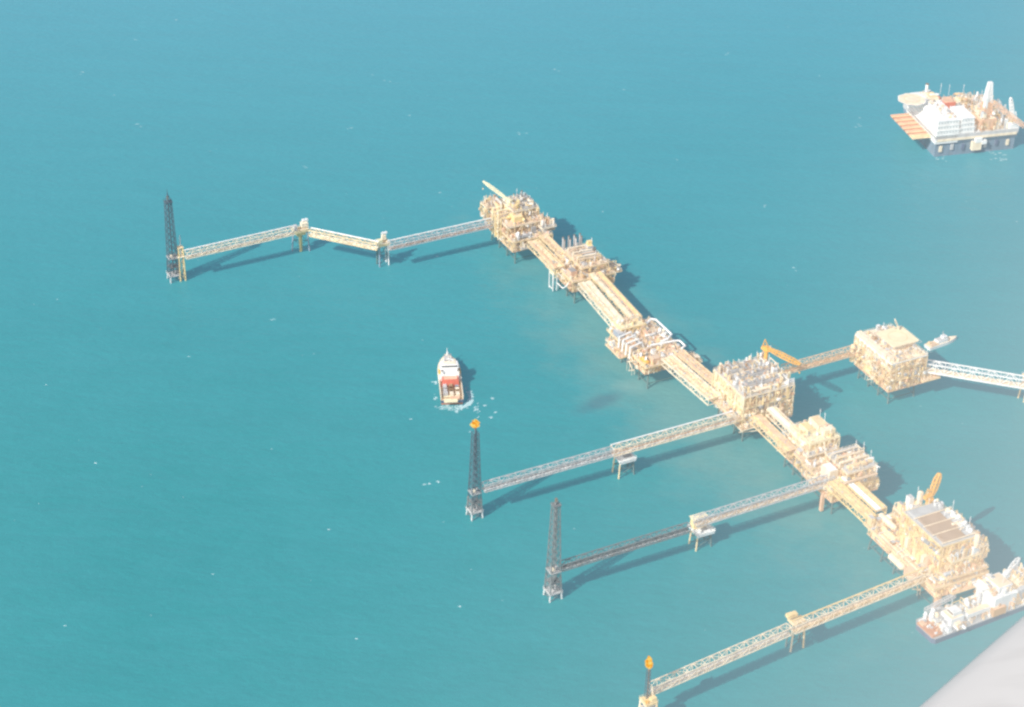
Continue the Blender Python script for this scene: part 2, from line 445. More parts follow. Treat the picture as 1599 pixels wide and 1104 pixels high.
def make_flame(r, z, wid, hgt, lean=0.0, seed=1):
    """several licking tongues of burning gas in one ragged body"""
    b = MB(); g = random.Random(seed)
    tongues = [(0, 0, 1.0, 1.0)] + [(g.uniform(-.26, .26) * wid, g.uniform(-.26, .26) * wid, g.uniform(.45, .7), g.uniform(.55, 1.1)) for _ in range(7)]
    for ti, (ox, oy, sw, sh) in enumerate(tongues):
        n, m = 12, 12; vs = []; fs = []
        for k in range(m + 1):
            t = k / m
            rad = wid / 2 * sw * (math.sin(math.pi * min(1, t ** 0.6)) ** 0.9 * 0.95 + 0.03)
            wob = Vector((mn.noise(Vector((t * 5, ti * 9.1, seed))), mn.noise(Vector((t * 3, ti * 4.7, seed + 5))), 0)) * wid * .35 * t
            for i in range(n):
                a = 2 * math.pi * i / n
                nz = 1 + 0.6 * mn.noise(Vector((math.cos(a) * 1.7 + seed * 7, math.sin(a) * 1.7 + ti, t * 4)))
                vs.append((ox + rad * nz * math.cos(a) + lean * t * t + wob.x, oy + rad * nz * math.sin(a) + wob.y, z + hgt * sh * t))
        for k in range(m):
            for i in range(n):
                j = (i + 1) % n; fs.append((k * n + i, k * n + j, (k + 1) * n + j, (k + 1) * n + i))
        b.add(vs, fs, 'flame', True)
    b.build('flame', r)

t1 = tower('dark unlit flare tower at the far western end of the bent bridge', survey(272, 437), 64, 7.6, 4.2, 'steel', 'steel', 0.3, n=13)
b = MB()                                                            # spire above the gallery
b.tube((0, 0, 66), (0, 0, 74), .5, 'steel', .15)
for k in range(4):
    a = k * math.pi / 2; b.tube((2.6 * math.cos(a), 2.6 * math.sin(a), 64.5), (.3 * math.cos(a), .3 * math.sin(a), 70), .16, 'steel')
b.build('spire', t1)
t2 = tower('flare tower with a burning round orange flame near the supply ship', survey(741, 806), 62, 7.4, 3.2, 'mid', 'steel', 0.30, flame=(5.0, 5.2, 0.2, 3), tip_plat=False, n=13)
t3 = tower('unlit grey lattice flare tower standing at the end of the middle bridge', survey(863, 932), 66, 7.8, 3.6, 'mid', 'mid', 0.9, n=13)

# landing column beside the first tower
r = thing('riser_platform', 'small white and yellow riser platform beside the dark western tower', 'platform', survey(285, 437), GA)
for sx, sy in ((-1.6, -1.6), (1.6, -1.6), (1.6, 1.6), (-1.6, 1.6)):
    MB().tube((sx * 1.25, sy * 1.25, -4), (sx, sy, 27), .42, 'yellow' if sx > 0 else 'pale').build('leg', r)
b = MB()
for i in range(4):
    z0, z1 = i * 6.5, (i + 1) * 6.5
    for (ax, ay), (cx, cy) in (((-1.6, -1.6), (1.6, -1.6)), ((1.6, -1.6), (1.6, 1.6)), ((1.6, 1.6), (-1.6, 1.6)), ((-1.6, 1.6), (-1.6, -1.6))):
        b.beam((ax, ay, z1), (cx, cy, z1), .25, 'yellow'); b.beam((ax, ay, z0), (cx, cy, z1), .25, 'cream')
b.build('bracing', r)
MB().box((0, 0, 20), (5, 5.5, .4), 'pale').box((0, 0, 27.2), (4.2, 4.2, .4), 'cream').build('deck', r)
MB().tube((-1.2, .8, 20), (-1.2, .8, 36), .38, 'white').build('vent_pipe', r)

# the flare on its own small platform at the south end
def flare_platform(label, c):
    r = thing('flare_platform', label, 'flare platform', (c.x, c.y, 0), GA)
    for sx, sy in ((-1, -1), (1, -1), (1, 1), (-1, 1)):
        MB().tube((sx * 4.0, sy * 4.0, -4), (sx * 3.1, sy * 3.1, 19), .6, 'cream' if sy > 0 else 'pale').build('leg', r)
    b = MB()
    for z0, z1 in ((1, 9), (9, 18)):
        for k in range(4):
            c4 = [(-1, -1), (1, -1), (1, 1), (-1, 1)]; p, q = c4[k], c4[(k + 1) % 4]
            f0, f1 = 4.0 - z0 * .05, 4.0 - z1 * .05
            b.beam((p[0] * f0, p[1] * f0, z0), (q[0] * f1, q[1] * f1, z1), .35, 'mid'); b.beam((p[0] * f1, p[1] * f1, z1), (q[0] * f1, q[1] * f1, z1), .4, 'pale')
    b.build('bracing', r)
    b = MB(); b.box((0, 0, 19.3), (7.4, 7.4, .6), 'yellow'); b.box((0, 0, 14), (7, 7, .5), 'lgrey'); b.build('deck', r)
    b = MB(); railing(b, -3.7, 3.7, -3.7, 3.7, 19.6, 'pyellow'); railing(b, -3.5, 3.5, -3.5, 3.5, 14.3, 'yellow'); b.build('railing', r)
    MB().box((1.8, 1.5, 21), (2.6, 3.2, 2.6), 'yellow').box((2.2, -2.4, 20.4), (1.8, 1.8, 1.6), 'orange').build('equipment_skid', r)
    b = MB()
    for i in range(8):
        z0, z1 = 19.6 + i * 2.4, 22 + i * 2.4; w = 1.0 - i * .03
        c4 = [(-w, -w), (w, -w), (w, w), (-w, w)]
        for k in range(4):
            p, q = c4[k], c4[(k + 1) % 4]
            b.beam((p[0] - 2, p[1], z0), (p[0] - 2, p[1], z1), .28, 'steel'); b.beam((p[0] - 2, p[1], z0), (q[0] - 2, q[1], z1), .2, 'steel')
    b.tube((-2, 0, 19.6), (-2, 0, 41), .45, 'dark'); b.build('flare_stack', r)
    MB().tube((0, 2.6, 19.6), (-.8, 2.2, 27), .45, 'pale').build('vent_pipe', r)
    f = bpy.data.objects.new('flame_holder', None)
    make_flame(r, 0, 3.9, 8.0, -.4, 9)
    fl = [o for o in r.children if o.name.startswith('flame')][-1]; fl.location = (-2, 0, 40)
    bpy.data.objects.remove(f)
    return r
flare_platform('small yellow flare platform with a tall orange flame at the southern end', survey(1010, 1136))

# ------------------------------------------------------------------ long flare bridges and their supports
truss_bridge('truss_bridge', 'westernmost truss bridge span leading to the dark unlit tower', survey(290, 400, 21), survey(458, 362, 21), 4.2, 5.0, 19.5, 'pale', 'lgrey',
             ((.9, .35, 'white', 1.2), (-1.3, .3, 'cream', .9)), 'long slender bridge spans', 5.5, toprail='white')
truss_bridge('truss_bridge', 'middle cream span of the bent bridge, between two leg supports', survey(484, 364, 21), survey(590, 386, 21), 4.2, 4.6, 19.5, 'cream', 'pale',
             ((.9, .4, 'white', 1.2), (-1.2, .4, 'pale', 1.0), (0, .4, 'pale', 3.6)), 'long slender bridge spans', 5.5, toprail='white')
truss_bridge('truss_bridge', 'white truss span joining the bent bridge to the northernmost platform', survey(607, 386, 21), survey(768, 350, 21), 4.4, 5.2, 19.5, 'lgrey', 'grey',
             ((.9, .35, 'white', 1.2), (-1.3, .3, 'pink', .9)), 'long slender bridge spans', 5.0, toprail='white')
truss_bridge('truss_bridge', 'outer dim span ending at the flare tower with the round flame', survey(755, 763, 21), survey(956, 707, 21), 4.2, 5.0, 19.5, 'lgrey', 'grey',
             ((.9, .3, 'lgrey', 1.2), (-1.3, .35, 'white', .9)), 'long slender bridge spans', 5.5)
truss_bridge('truss_bridge', 'span between the white boxed support and the grey-roofed platform', survey(956, 707, 21), survey(1146, 654, 21), 4.8, 5.6, 19.5, 'pale', 'pdeck',
             ((1.1, .4, 'grey', 1.2), (-1.4, .35, 'white', .9), (0, .35, 'pink', 1.0)), 'long slender bridge spans', 5.5, toprail='white')
truss_bridge('truss_bridge', 'outer dark span ending at the unlit grey tower', survey(876, 886, 21), survey(1076, 825, 21), 4.0, 4.6, 19.5, 'mid', 'mid',
             ((.9, .3, 'mid', 1.2), (-1.3, .32, 'lgrey', .9)), 'long slender bridge spans', 5.5)
truss_bridge('truss_bridge', 'span from the yellow-topped support up to the spine of platforms', survey(1086, 817, 21), survey(1300, 750, 21), 4.6, 5.4, 19.5, 'lgrey', 'pdeck',
             ((1.1, .35, 'grey', 1.2), (-1.4, .35, 'pale', .9)), 'long slender bridge spans', 5.5)
truss_bridge('truss_bridge', 'outer pale span ending at the small yellow flare platform', survey(1016, 1078, 21), survey(1232, 985, 21), 4.6, 5.2, 19.5, 'pale', 'lgrey',
             ((1.1, .3, 'lgrey', 1.2), (-1.2, .35, 'pale', .9)), 'long slender bridge spans', 6.0)
truss_bridge('truss_bridge', 'yellowish span running into the largest southern platform', survey(1238, 983, 21), survey(1448, 898, 21), 4.8, 5.4, 19.5, 'pale', 'pdeck',
             ((1.1, .35, 'lgrey', 1.2), (-1.3, .35, 'yellow', .9)), 'long slender bridge spans', 5.5, toprail='yellow')
truss_bridge('truss_bridge', 'short tan truss bridge reaching the platform with the helideck', survey(1222, 580, 21), survey(1338, 548, 21), 4.6, 5.4, 19.5, 'pdeck', 'pink',
             ((1.1, .35, 'cream', 1.2), (-1.3, .35, 'cream', .9)), 'long slender bridge spans', 4.6)
truss_bridge('truss_bridge', 'white zigzag truss bridge running east from the helideck platform', survey(1418, 569, 21), survey(1620, 603, 21), 5.4, 6.4, 19.0, 'white', 'pale',
             ((1.1, .3, 'pale', 1.2),), 'long slender bridge spans', 6.0, chord=.75)

def support(label, c, dw, dl, legs, z=19.0, rz=GA, deck='white', extras=(), group='bridge support platforms', splay=0.09, legr=0.55):
    r = thing('bridge_support', label, 'bridge support', (c.x, c.y, 0), rz, group)
    for sx, sy, m in legs:
        MB().tube((sx * (1 + splay) + (0.25 if sx > 0 else -.25) * splay * z, sy + (splay * z if sy > 0 else -splay * z), -4), (sx, sy, z), legr, m).build('leg', r)
    b = MB()
    for i in range(len(legs)):
        p, q = legs[i], legs[(i + 1) % len(legs)]
        for z0, z1 in ((2, z * .5), (z * .5, z)):
            b.beam((p[0], p[1], z0), (q[0], q[1], z1), .3, 'leg'); b.beam((p[0], p[1], z1), (q[0], q[1], z1), .35, 'leg')
    b.build('bracing', r)
    if dw:
        b = MB(); b.box((0, 0, z + .1), (dl, dw, .7), deck)
        for sx in (-1, 1): b.box((sx * dl * .46, 0, z - .9), (.5, dw * .96, 1.4), deck)
        b.build('deck', r)
        b = MB(); railing(b, -dl / 2, dl / 2, -dw / 2, dw / 2, z + .45, 'white'); b.build('railing', r)
    for nm, cc, dd, m in extras: MB().box(cc, dd, m).build(nm, r)
    return r

# (offsets in metres along the spine direction and along the bridge)
support('single-column support under the bend nearest the dark western tower', survey(470, 392), 12, 6.5, ((-2.2, -4.5, 'blue'), (2.2, 4.5, 'blue')), 18.6, deck='cream',
        extras=(('column_head', (0, 0, 16.2), (4.5, 7, 3.6), 'yellow'), ('equipment_skid', (-.6, 3.6, 21.6), (4, 5, 3.4), 'pale'), ('equipment_skid', (.5, -4, 21), (3, 2.5, 4), 'lgrey'), ('tank', (-1.6, 4.6, 24.6), (1.6, 4.6, 1.4), 'white')))
o = [x for x in COL.objects if x.name.startswith('bridge_support')][-1]
MB().tube((0, 0, -5), (0, 0, 14.4), 1.0, 'yellow', 1.4, n=12).build('main_column', o)
support('four-legged support with white risers under the second bend of the bridge', survey(598, 413), 9.5, 7.0, ((-2.4, -3.4, 'leg'), (2.4, -3.4, 'blue'), (2.4, 3.4, 'white'), (-2.4, 3.4, 'white')), 18.6, deck='cream',
        extras=(('equipment_skid', (1.5, -3, 20.8), (3.2, 3.4, 3.2), 'pyellow'), ('equipment_skid', (-1.5, 1.5, 22), (2.6, 3.0, 3.6), 'pale'), ('tank', (-1.8, 2.2, 25.2), (1.6, 4.2, 1.3), 'white')), splay=.02)
support('support platform with a white boxed deck below the northern flare bridge', survey(973, 739), 12, 11, ((-3.6, -4.6, 'cream'), (3.6, -4.6, 'cream'), (3.6, 4.6, 'leg'), (-3.6, 4.6, 'leg')), 13.0, deck='white', legr=.5,
        extras=(('lower_body', (-1, .5, 10.9), (7, 8, 3.2), 'pdeck'), ('hatch', (2.2, 1.2, 14.1), (3.2, 5.5, 1.2), 'grey'), ('coaming', (2.2, 1.2, 13.8), (4.6, 7, 1.0), 'white'), ('bridge_seat', (-3.0, -3, 15.2), (3.0, 6, 4.2), 'pink')))
support('support platform with a yellow top deck above a white lower deck', survey(1093, 851), 12.5, 12, ((-3.6, -4.4, 'cream'), (3.6, -4.4, 'cream'), (3.6, 4.4, 'leg'), (-3.6, 4.4, 'leg')), 12.5, deck='white', legr=.5,
        extras=(('lower_body', (-1, 0, 10.4), (7, 8, 3.2), 'pdeck'), ('hatch', (2.8, 0, 13.6), (2.6, 4, 1.2), 'grey'), ('coaming', (2.8, 0, 13.3), (4, 6.6, 1.0), 'white'), ('bridge_seat', (-2.4, -.6, 16.2), (4.4, 9.2, 6.2), 'yellow'), ('top_deck', (-2.2, -.5, 19.7), (6.4, 10.4, .5), 'pyellow')))
support('bare two-bent support with a small yellow cabin under the southern bridge', survey(1240, 1010), 0, 0, ((-2.0, -3.4, 'leg'), (2.4, -3.4, 'pale'), (2.4, 3.6, 'cream'), (-2.0, 3.6, 'leg')), 19.0, splay=.05,
        extras=(('cap_beam', (0, 0, 18.9), (6.2, 9, .9), 'cream'), ('cabin', (-1.4, -3.2, 23.2), (3.0, 6.4, 2.0), 'yellow')))
support('tan support half out of the photo at the eastern bridge end', survey(1603, 622), 9, 7, ((-2.4, -3.4, 'cream'), (2.4, -3.4, 'cream'), (2.4, 3.4, 'leg'), (-2.4, 3.4, 'leg')), 18.4, deck='cream',
        extras=(('bridge_seat', (.5, -1, 12.5), (5, 5, 7), 'pink'),))

# ------------------------------------------------------------------ spine bridges
def strips(rng, w, cols, n):
    out = []; y = -w / 2 + .9
    while y < w / 2 - .7:
        rad = rng.choice((.28, .35, .45, .6)); out.append((y + rad, rad, rng.choice(cols), -1.0 + rad + rng.uniform(0, .3))); y += rad * 2 + rng.choice((.12, .3, .7))
    return out
rb = random.Random(11)
Z1 = 23
pipe_bridge('western of the twin pipe bridges beside the exhaust stacks', survey(832, 376, Z1), survey(874, 418, Z1), 8, strips(rb, 8, ('pale', 'cream', 'cream', 'pink'), 0))
pipe_bridge('short tan pipe bridge behind the exhaust stacks', survey(848, 368, Z1), survey(886, 406, Z1), 6.5, strips(rb, 6.5, ('pdeck', 'cream', 'pdeck'), 0), deck='brown')
pipe_bridge('longest broad cream pipe bridge, on the open water side', survey(912, 441, Z1), survey(974, 513, Z1), 9.4, strips(rb, 9.4, ('pale', 'pale', 'cream', 'pale'), 0), frame='pale', deck='pale')
pipe_bridge('long pipe bridge with a bright yellow pipeline along its outer edge', survey(929, 427, Z1), survey(993, 497, Z1), 9.2, [(-3.6, .6, 'pale', -.3), (-2.2, .6, 'pale', -.3), (-.9, .5, 'pale', -.4), (.5, .3, 'grey', -.6), (1.4, .45, 'pink', -.4), (2.5, .5, 'yellow', -.2), (3.7, .55, 'yellow', 0)], deck='pdeck')
pipe_bridge('cream pipe bridge running into the grey-roofed platform, seaward side', survey(1042, 558, Z1), survey(1116, 622, Z1), 9.6, strips(rb, 9.6, ('pale', 'cream', 'pale'), 0), frame='pale', deck='pale')
pipe_bridge('salmon pipe bridge running into the grey-roofed platform, landward side', survey(1060, 549, Z1), survey(1126, 605, Z1), 7.0, strips(rb, 7.0, ('pink', 'cream', 'pdeck', 'pink'), 0), deck='pink')
pipe_bridge('yellow and salmon pipe bridge south of the grey-roofed platform', survey(1180, 650, Z1), survey(1236, 704, Z1), 7.6, [(-3, .35, 'cream', -.5), (-2, .5, 'yellow', -.3), (-.8, .45, 'yellow', -.4), (.3, .5, 'pink', -.3), (1.5, .5, 'pdeck', -.3), (2.8, .5, 'pink', -.3)], deck='pink')
pipe_bridge('pale pipe bridge crossing onto the yellow-decked platform', survey(1204, 638, 26), survey(1263, 694, 26), 6.6, [(-2.2, .8, 'pale', -.2), (-.5, .8, 'white', -.2), (1.2, .8, 'pale', -.2), (2.4, .35, 'cream', -.5)], zb=22, frame='pale', deck='pale')
pipe_bridge('yellow striped pipe bridge leading to the largest southern platform', survey(1300, 752, Z1), survey(1360, 808, Z1), 7.0, [(-2.6, .4, 'yellow', -.4), (-1.5, .45, 'cream', -.3), (-.2, .6, 'yellow', -.3), (1.2, .35, 'cream', -.4), (2.3, .5, 'yellow', -.3)], frame='yellow', deck='pdeck')
pipe_bridge('pipe bridge with a broad white casing leading to the largest southern platform', survey(1320, 745, Z1), survey(1376, 796, Z1), 8.0, [(-2.3, 1.0, 'white', -.1), (-.4, .9, 'white', -.1), (1.4, .4, 'yellow', -.4), (2.4, .5, 'yellow', -.3), (3.3, .35, 'cream', -.4)], frame='yellow', deck='pdeck')

# ------------------------------------------------------------------ platforms
class Plat:
    """one fixed platform; local x = along the spine, local y = across it"""
    def __init__(s, name, label, s0, s1, u0, u1, seed, rot=0.0, group=None):
        s.L, s.W = s1 - s0, u1 - u0; s.rng = random.Random(seed)
        s.r = thing(name, label, 'platform', grid((s0 + s1) / 2, (u0 + u1) / 2), GA + rot, group)
    def jacket(s, nx, ny, ztop, mat='leg', inset=4.5, rad=0.6):
        ztop = 12
        X = [(-s.L / 2 + inset) + i * (s.L - 2 * inset) / (nx - 1) for i in range(nx)]
        Y = [(-s.W / 2 + inset) + i * (s.W - 2 * inset) / (ny - 1) for i in range(ny)]
        for x in X:
            for y in Y: MB().tube((x * 1.07, y * 1.07, -4), (x, y, ztop), rad, mat, n=8).build('leg', s.r)
        b = MB()
        for y in Y:
            for a, c in zip(X, X[1:]):
                b.beam((a, y, 3), (c, y, 3), .35, mat); b.beam((a, y, 3), (c, y, ztop), .3, mat)
        for x in X:
            for a, c in zip(Y, Y[1:]):
                b.beam((x, a, 3), (x, c, 3), .35, mat)
        b.build('jacket_bracing', s.r)
    def deck(s, z, x0=None, x1=None, y0=None, y1=None, mat='pdeck', edge='cream', rail='pale', t=.6, fit=0.26, fh=2.8):
        x0 = -s.L / 2 if x0 is None else x0; x1 = s.L / 2 if x1 is None else x1
        y0 = -s.W / 2 if y0 is None else y0; y1 = s.W / 2 if y1 is None else y1
        b = MB(); b.box(((x0 + x1) / 2, (y0 + y1) / 2, z), (x1 - x0 - .8, y1 - y0 - .8, .5), mat)
        for y in (y0, y1): b.box(((x0 + x1) / 2, y, z - .2), (x1 - x0 + .3, .45, t), edge)
        for x in (x0, x1): b.box((x, (y0 + y1) / 2, z - .2), (.45, y1 - y0 - .46, t), edge)
        for i in range(1, int((x1 - x0) / 5)): b.box((x0 + i * 5, (y0 + y1) / 2, z - .7), (.4, y1 - y0 - 1, .9), edge)
        b.build('deck', s.r)
        if fit: s.fittings(z + .26, x0, x1, y0, y1, fh, fit)
        if rail: b = MB(); railing(b, x0, x1, y0, y1, z + .25, rail, gap=2.5); b.build('railing', s.r)
    def fittings(s, z, x0, x1, y0, y1, h=2.6, dens=0.2):
        g = s.rng; b = MB(); cols = ('pale', 'cream', 'white', 'pink', 'lgrey', 'yellow', 'grey', 'pdeck', 'pale', 'brown', 'white')
        for _ in range(int((x1 - x0) * (y1 - y0) * dens)):
            x, y, k, m = g.uniform(x0 + .8, x1 - .8), g.uniform(y0 + .8, y1 - .8), g.random(), g.choice(cols); hh = g.uniform(.5, h)
            if k < .4: b.box((x, y, z + hh / 2), (g.uniform(.4, 1.8), g.uniform(.4, 1.6), hh), m)
            elif k < .6: b.tube((x, y, z), (x, y, z + hh * 1.5), g.uniform(.1, .35), m, n=6)
            elif k < .85:
                dx, dy = (g.uniform(1, 5) * g.choice((-1, 1)), 0) if g.random() < .5 else (0, g.uniform(1, 5) * g.choice((-1, 1)))
                x2, y2 = max(x0, min(x1, x + dx)), max(y0, min(y1, y + dy)); r_ = g.uniform(.1, .24)
                b.path([(x, y, z), (x, y, z + hh), (x2, y2, z + hh), (x2, y2, z)], r_, m, 5)
            else:
                for q_ in (-.8, .8): b.beam((x + q_, y, z), (x + q_, y, z + hh), .15, m)
                b.beam((x - .8, y, z + hh), (x + .8, y, z + hh), .18, m)
        if b.v: tag(b.build('small_fittings', s.r), kind='stuff')
    def facade(s, z0, z1, x0, x1, y0, y1):
        g = s.rng; b = MB(); cols = ('pale', 'cream', 'white', 'pink', 'yellow', 'pdeck', 'pale', 'brown', 'cream', 'grey')
        for side in range(3):
            ln = (x1 - x0) if side != 1 else (y1 - y0)
            for _ in range(int(ln * (z1 - z0) * .17)):
                t = g.uniform(0, 1); z = g.uniform(z0 + .5, z1 - .8); o = g.uniform(-1.4, .35) if g.random() < .7 else g.uniform(.3, 1.3); m = g.choice(cols); k = g.random()
                P = lambda tt: (x0 + (x1 - x0) * tt, y0 - o) if side == 0 else ((x1 + o, y0 + (y1 - y0) * tt) if side == 1 else (x0 + (x1 - x0) * tt, y1 + o))
                x, y = P(t)
                if k < .4: b.box((x, y, z), (g.uniform(.5, 2.2), g.uniform(.5, 2.2), g.uniform(.5, 2.4)), m)
                elif k < .7: b.tube((x, y, z0), (x, y, g.uniform(z0 + 2, z1)), g.uniform(.12, .35), m, n=6)
                else:
                    q = P(max(0, min(1, t + g.uniform(-.25, .25)))); b.tube((x, y, z), (*q, z), g.uniform(.12, .32), m, n=6)
        if b.v: tag(b.build('wall_fittings', s.r), kind='stuff')
    def frame(s, z0, z1, x0=None, x1=None, y0=None, y1=None, mat='cream', bay=6.5, t=.45, diag=True, dmat=None):
        x0 = -s.L / 2 if x0 is None else x0; x1 = s.L / 2 if x1 is None else x1
        y0 = -s.W / 2 if y0 is None else y0; y1 = s.W / 2 if y1 is None else y1
        b = MB(); dmat = dmat or mat
        nx = max(1, round((x1 - x0) / bay)); ny = max(1, round((y1 - y0) / bay))
        for y in (y0, y1):
            for i in range(nx + 1):
                x = x0 + (x1 - x0) * i / nx; b.beam((x, y, z0), (x, y, z1), t, mat)
                if diag and i < nx:
                    x2 = x0 + (x1 - x0) * (i + 1) / nx; a, c = (z0, z1) if i % 2 else (z1, z0); b.beam((x, y, a), (x2, y, c), t * .7, dmat)
        for x in (x0, x1):
            for i in range(ny + 1):
                y = y0 + (y1 - y0) * i / ny
                if 0 < i < ny: b.beam((x, y, z0), (x, y, z1), t, mat)
                if diag and i < ny:
                    y2 = y0 + (y1 - y0) * (i + 1) / ny; a, c = (z0, z1) if i % 2 else (z1, z0); b.beam((x, y, a), (x, y2, c), t * .7, dmat)
        b.build('deck_frame', s.r)
        s.facade(z0, z1, x0, x1, y0, y1)
    # individual equipment
    def box(s, name, c, d, m, cap=None, ribs=0):
        b = MB(); b.box(c, d, m)
        if cap: b.box((c[0], c[1], c[2] + d[2] / 2 + .13), (d[0] * .9, d[1] * .9, .22), cap)
        if ribs:
            n = max(2, int(d[0] / ribs))
            for i in range(n + 1): b.box((c[0] - d[0] / 2 + d[0] * i / n, c[1], c[2]), (.22, d[1] + .24, d[2] - .1), m)
            n = max(2, int(d[1] / ribs))
            for i in range(n + 1): b.box((c[0], c[1] - d[1] / 2 + d[1] * i / n, c[2]), (d[0] + .24, .22, d[2] - .14), m)
        return b.build(name, s.r)
    def hvessel(s, x, y, z, L, rad, m, alongx=True):
        b = MB(); d = Vector((1, 0, 0)) if alongx else Vector((0, 1, 0)); c = Vector((x, y, z + rad + .6))
        b.tube(c - d * L / 2, c + d * L / 2, rad, m, n=12)
        for k in (-1, 1): b.tube(c + d * (L / 2 * k), c + d * (L / 2 + rad * .5) * k, rad, m, rad * .45, n=12)
        for k in (-.3, .3): b.box(tuple(c + d * L * k - Vector((0, 0, rad * .6 + .3))), (.5 if alongx else rad * 1.6, rad * 1.6 if alongx else .5, rad + .6), 'grey')
        b.tube(c + d * L * .2, c + d * L * .2 + Vector((0, 0, rad + .9)), rad * .25, m, n=6)
        return b.build('pressure_vessel', s.r)
    def vvessel(s, x, y, z, h, rad, m):
        b = MB(); b.lathe((x, y, z), [(rad, 0), (rad, h), (rad * .8, h + rad * .35), (rad * .3, h + rad * .55)], m, 12)
        b.lathe((x, y, z + h * .6), [(rad + .5, 0), (rad + .5, .2)], 'lgrey', 12, False)
        b.tube((x + rad + .2, y, z), (x + rad + .2, y, z + h), .12, 'grey', n=5)
        return b.build('column_vessel', s.r)
    def stack(s, x, y, z, h, rad, m, bend=0):
        b = MB(); b.tube((x, y, z), (x, y, z + h), rad, m, n=10); b.tube((x, y, z), (x, y, z + h * .3), rad * 1.35, 'lgrey', n=10)
        if bend: b.tube((x, y, z + h), (x + bend, y, z + h + abs(bend) * .4), rad, m, n=10)
        else: b.tube((x, y, z + h), (x, y, z + h + .5), rad * 1.15, 'dark', n=10)
        return b.build('exhaust_stack', s.r)
    def piperun(s, pts, rad, m): return MB().path(pts, rad, m, 7).build('pipework', s.r)
    def crane(s, x, y, z, h, boom, yaw, pitch, m='orange', r0=1.3, mast=True, depth=2.0, fat=1.8):
        b = MB(); b.tube((x, y, z), (x, y, z + h), r0 * .8, m, n=12); b.lathe((x, y, z + h), [(r0 * 1.5, 0), (r0 * 1.5, .5)], m, 12, False)
        b.box((x, y, z + h + 1.6), (3.2, 3.0, 2.4), m, yaw); ca, sa = math.cos(yaw), math.sin(yaw)
        b.box((x - 2.4 * ca, y - 2.4 * sa, z + h + 1.4), (2.0, 2.8, 2.0), m, yaw)
        o = b.build('crane', s.r)
        c = MB().box((x + 1.2 * ca - 1.9 * sa, y + 1.2 * sa + 1.9 * ca, z + h + 1.7), (1.6, 1.4, 1.9), 'pale', yaw).build('cab', o)
        # lattice boom
        b = MB(); P = Vector((x + 1.6 * ca, y + 1.6 * sa, z + h + 1.8))
        D = Vector((ca * math.cos(pitch), sa * math.cos(pitch), math.sin(pitch))); N = Vector((-sa, ca, 0)); K = N.cross(D) * -1
        n = max(5, int(boom / 2.4))
        def q(i, a, c2):
            t = i / n; w = depth / 2 * (0.55 + 0.45 * min(1, 3 * t)) * min(1, (1 - t) * 3 + .35)
            return P + D * boom * t + N * a * w + K * c2 * w
        for i in range(n):
            for a, c2 in ((-1, -1), (1, -1), (1, 1), (-1, 1)): b.beam(q(i, a, c2), q(i + 1, a, c2), .3 * fat, m)
            k = 1 if i % 2 else -1
            for c2 in (-1, 1): b.beam(q(i, k, c2), q(i + 1, -k, c2), .2 * fat, m)
            for a in (-1, 1): b.beam(q(i, a, k), q(i + 1, a, -k), .2 * fat, m)
        b.build('boom', o)
        tip = P + D * boom
        if mast:
            top = Vector((x - 1.8 * ca, y - 1.8 * sa, z + h + 8)); b = MB()
            for k in (-1, 1):
                b.beam(Vector((x + 1 * ca, y + 1 * sa, z + h + 2.6)) + N * k, top, .32, m); b.beam(Vector((x - 3 * ca, y - 3 * sa, z + h + 2.4)) + N * k, top, .32, m)
                b.beam(top, tip + Vector((0, 0, .5)), .1, 'dark')
            b.build('gantry', o)
        b = MB(); b.beam(tip, tip - Vector((0, 0, 6)), .12, 'dark'); b.box(tuple(tip - Vector((0, 0, 6.4))), (.8, .8, 1), m); b.build('hook', o)
        return o
    def scatter(s, n, z, x0, x1, y0, y1, hmax=3.5, cols=('cream', 'pale', 'grey', 'lgrey', 'pdeck', 'white', 'pink', 'yellow'), size=(1.5, 5)):
        g = s.rng
        for _ in range(n):
            x, y = g.uniform(x0 + 1.5, x1 - 1.5), g.uniform(y0 + 1.5, y1 - 1.5); k = g.random(); m = g.choice(cols)
            if k < .42:
                d = (min(g.uniform(*size), (x1 - x0) * .5), min(g.uniform(*size) * .8, (y1 - y0) * .5), g.uniform(hmax * .3, hmax))
                s.box('equipment_skid', (x, y, z + d[2] / 2 + .02), d, m, g.choice((None, 'lgrey', 'white', 'grey')))
            elif k < .62: s.hvessel(x, y, z, g.uniform(4, 8), g.uniform(.6, 1.2), m, g.random() < .5)
            elif k < .76: s.vvessel(x, y, z, g.uniform(hmax * .6, hmax * 1.3), g.uniform(.6, 1.3), m)
            else:
                L1, L2, h = g.uniform(3, 9) * g.choice((-1, 1)), g.uniform(3, 8) * g.choice((-1, 1)), g.uniform(1, hmax)
                cx = lambda v: max(x0 + .5, min(x1 - .5, v)); cy = lambda v: max(y0 + .5, min(y1 - .5, v))
                s.piperun([(x, y, z), (x, y, z + h), (cx(x + L1), y, z + h), (cx(x + L1), cy(y + L2), z + h), (cx(x + L1), cy(y + L2), z)], g.uniform(.18, .4), g.choice(('white', 'cream', 'yellow', 'pale', 'pale')))
    def masts(s, pts, m='white'):
        for x, y, z, h in pts:
            b = MB(); b.tube((x, y, z), (x, y, z + h), .16, m, n=5); b.beam((x - .8, y, z + h * .8), (x + .8, y, z + h * .8), .14, m); b.build('antenna', s.r)
    def stair(s, x, y, z0, z1, m='pale'):
        b = MB(); z = z0; k = 1
        while z < z1 - 1:
            z2 = min(z1, z + 3.6); b.beam((x - 2.6 * k, y, z), (x + 2.6 * k, y, z2), .5, m); b.box((x + 2.9 * k, y, z2), (1.2, 2, .25), m); z = z2; k = -k
        for a in (-3.4, 3.4): b.beam((x + a, y + 1, z0), (x + a, y + 1, z1), .22, m); b.beam((x + a, y - 1, z0), (x + a, y - 1, z1), .22, m)
        b.build('stair_tower', s.r)

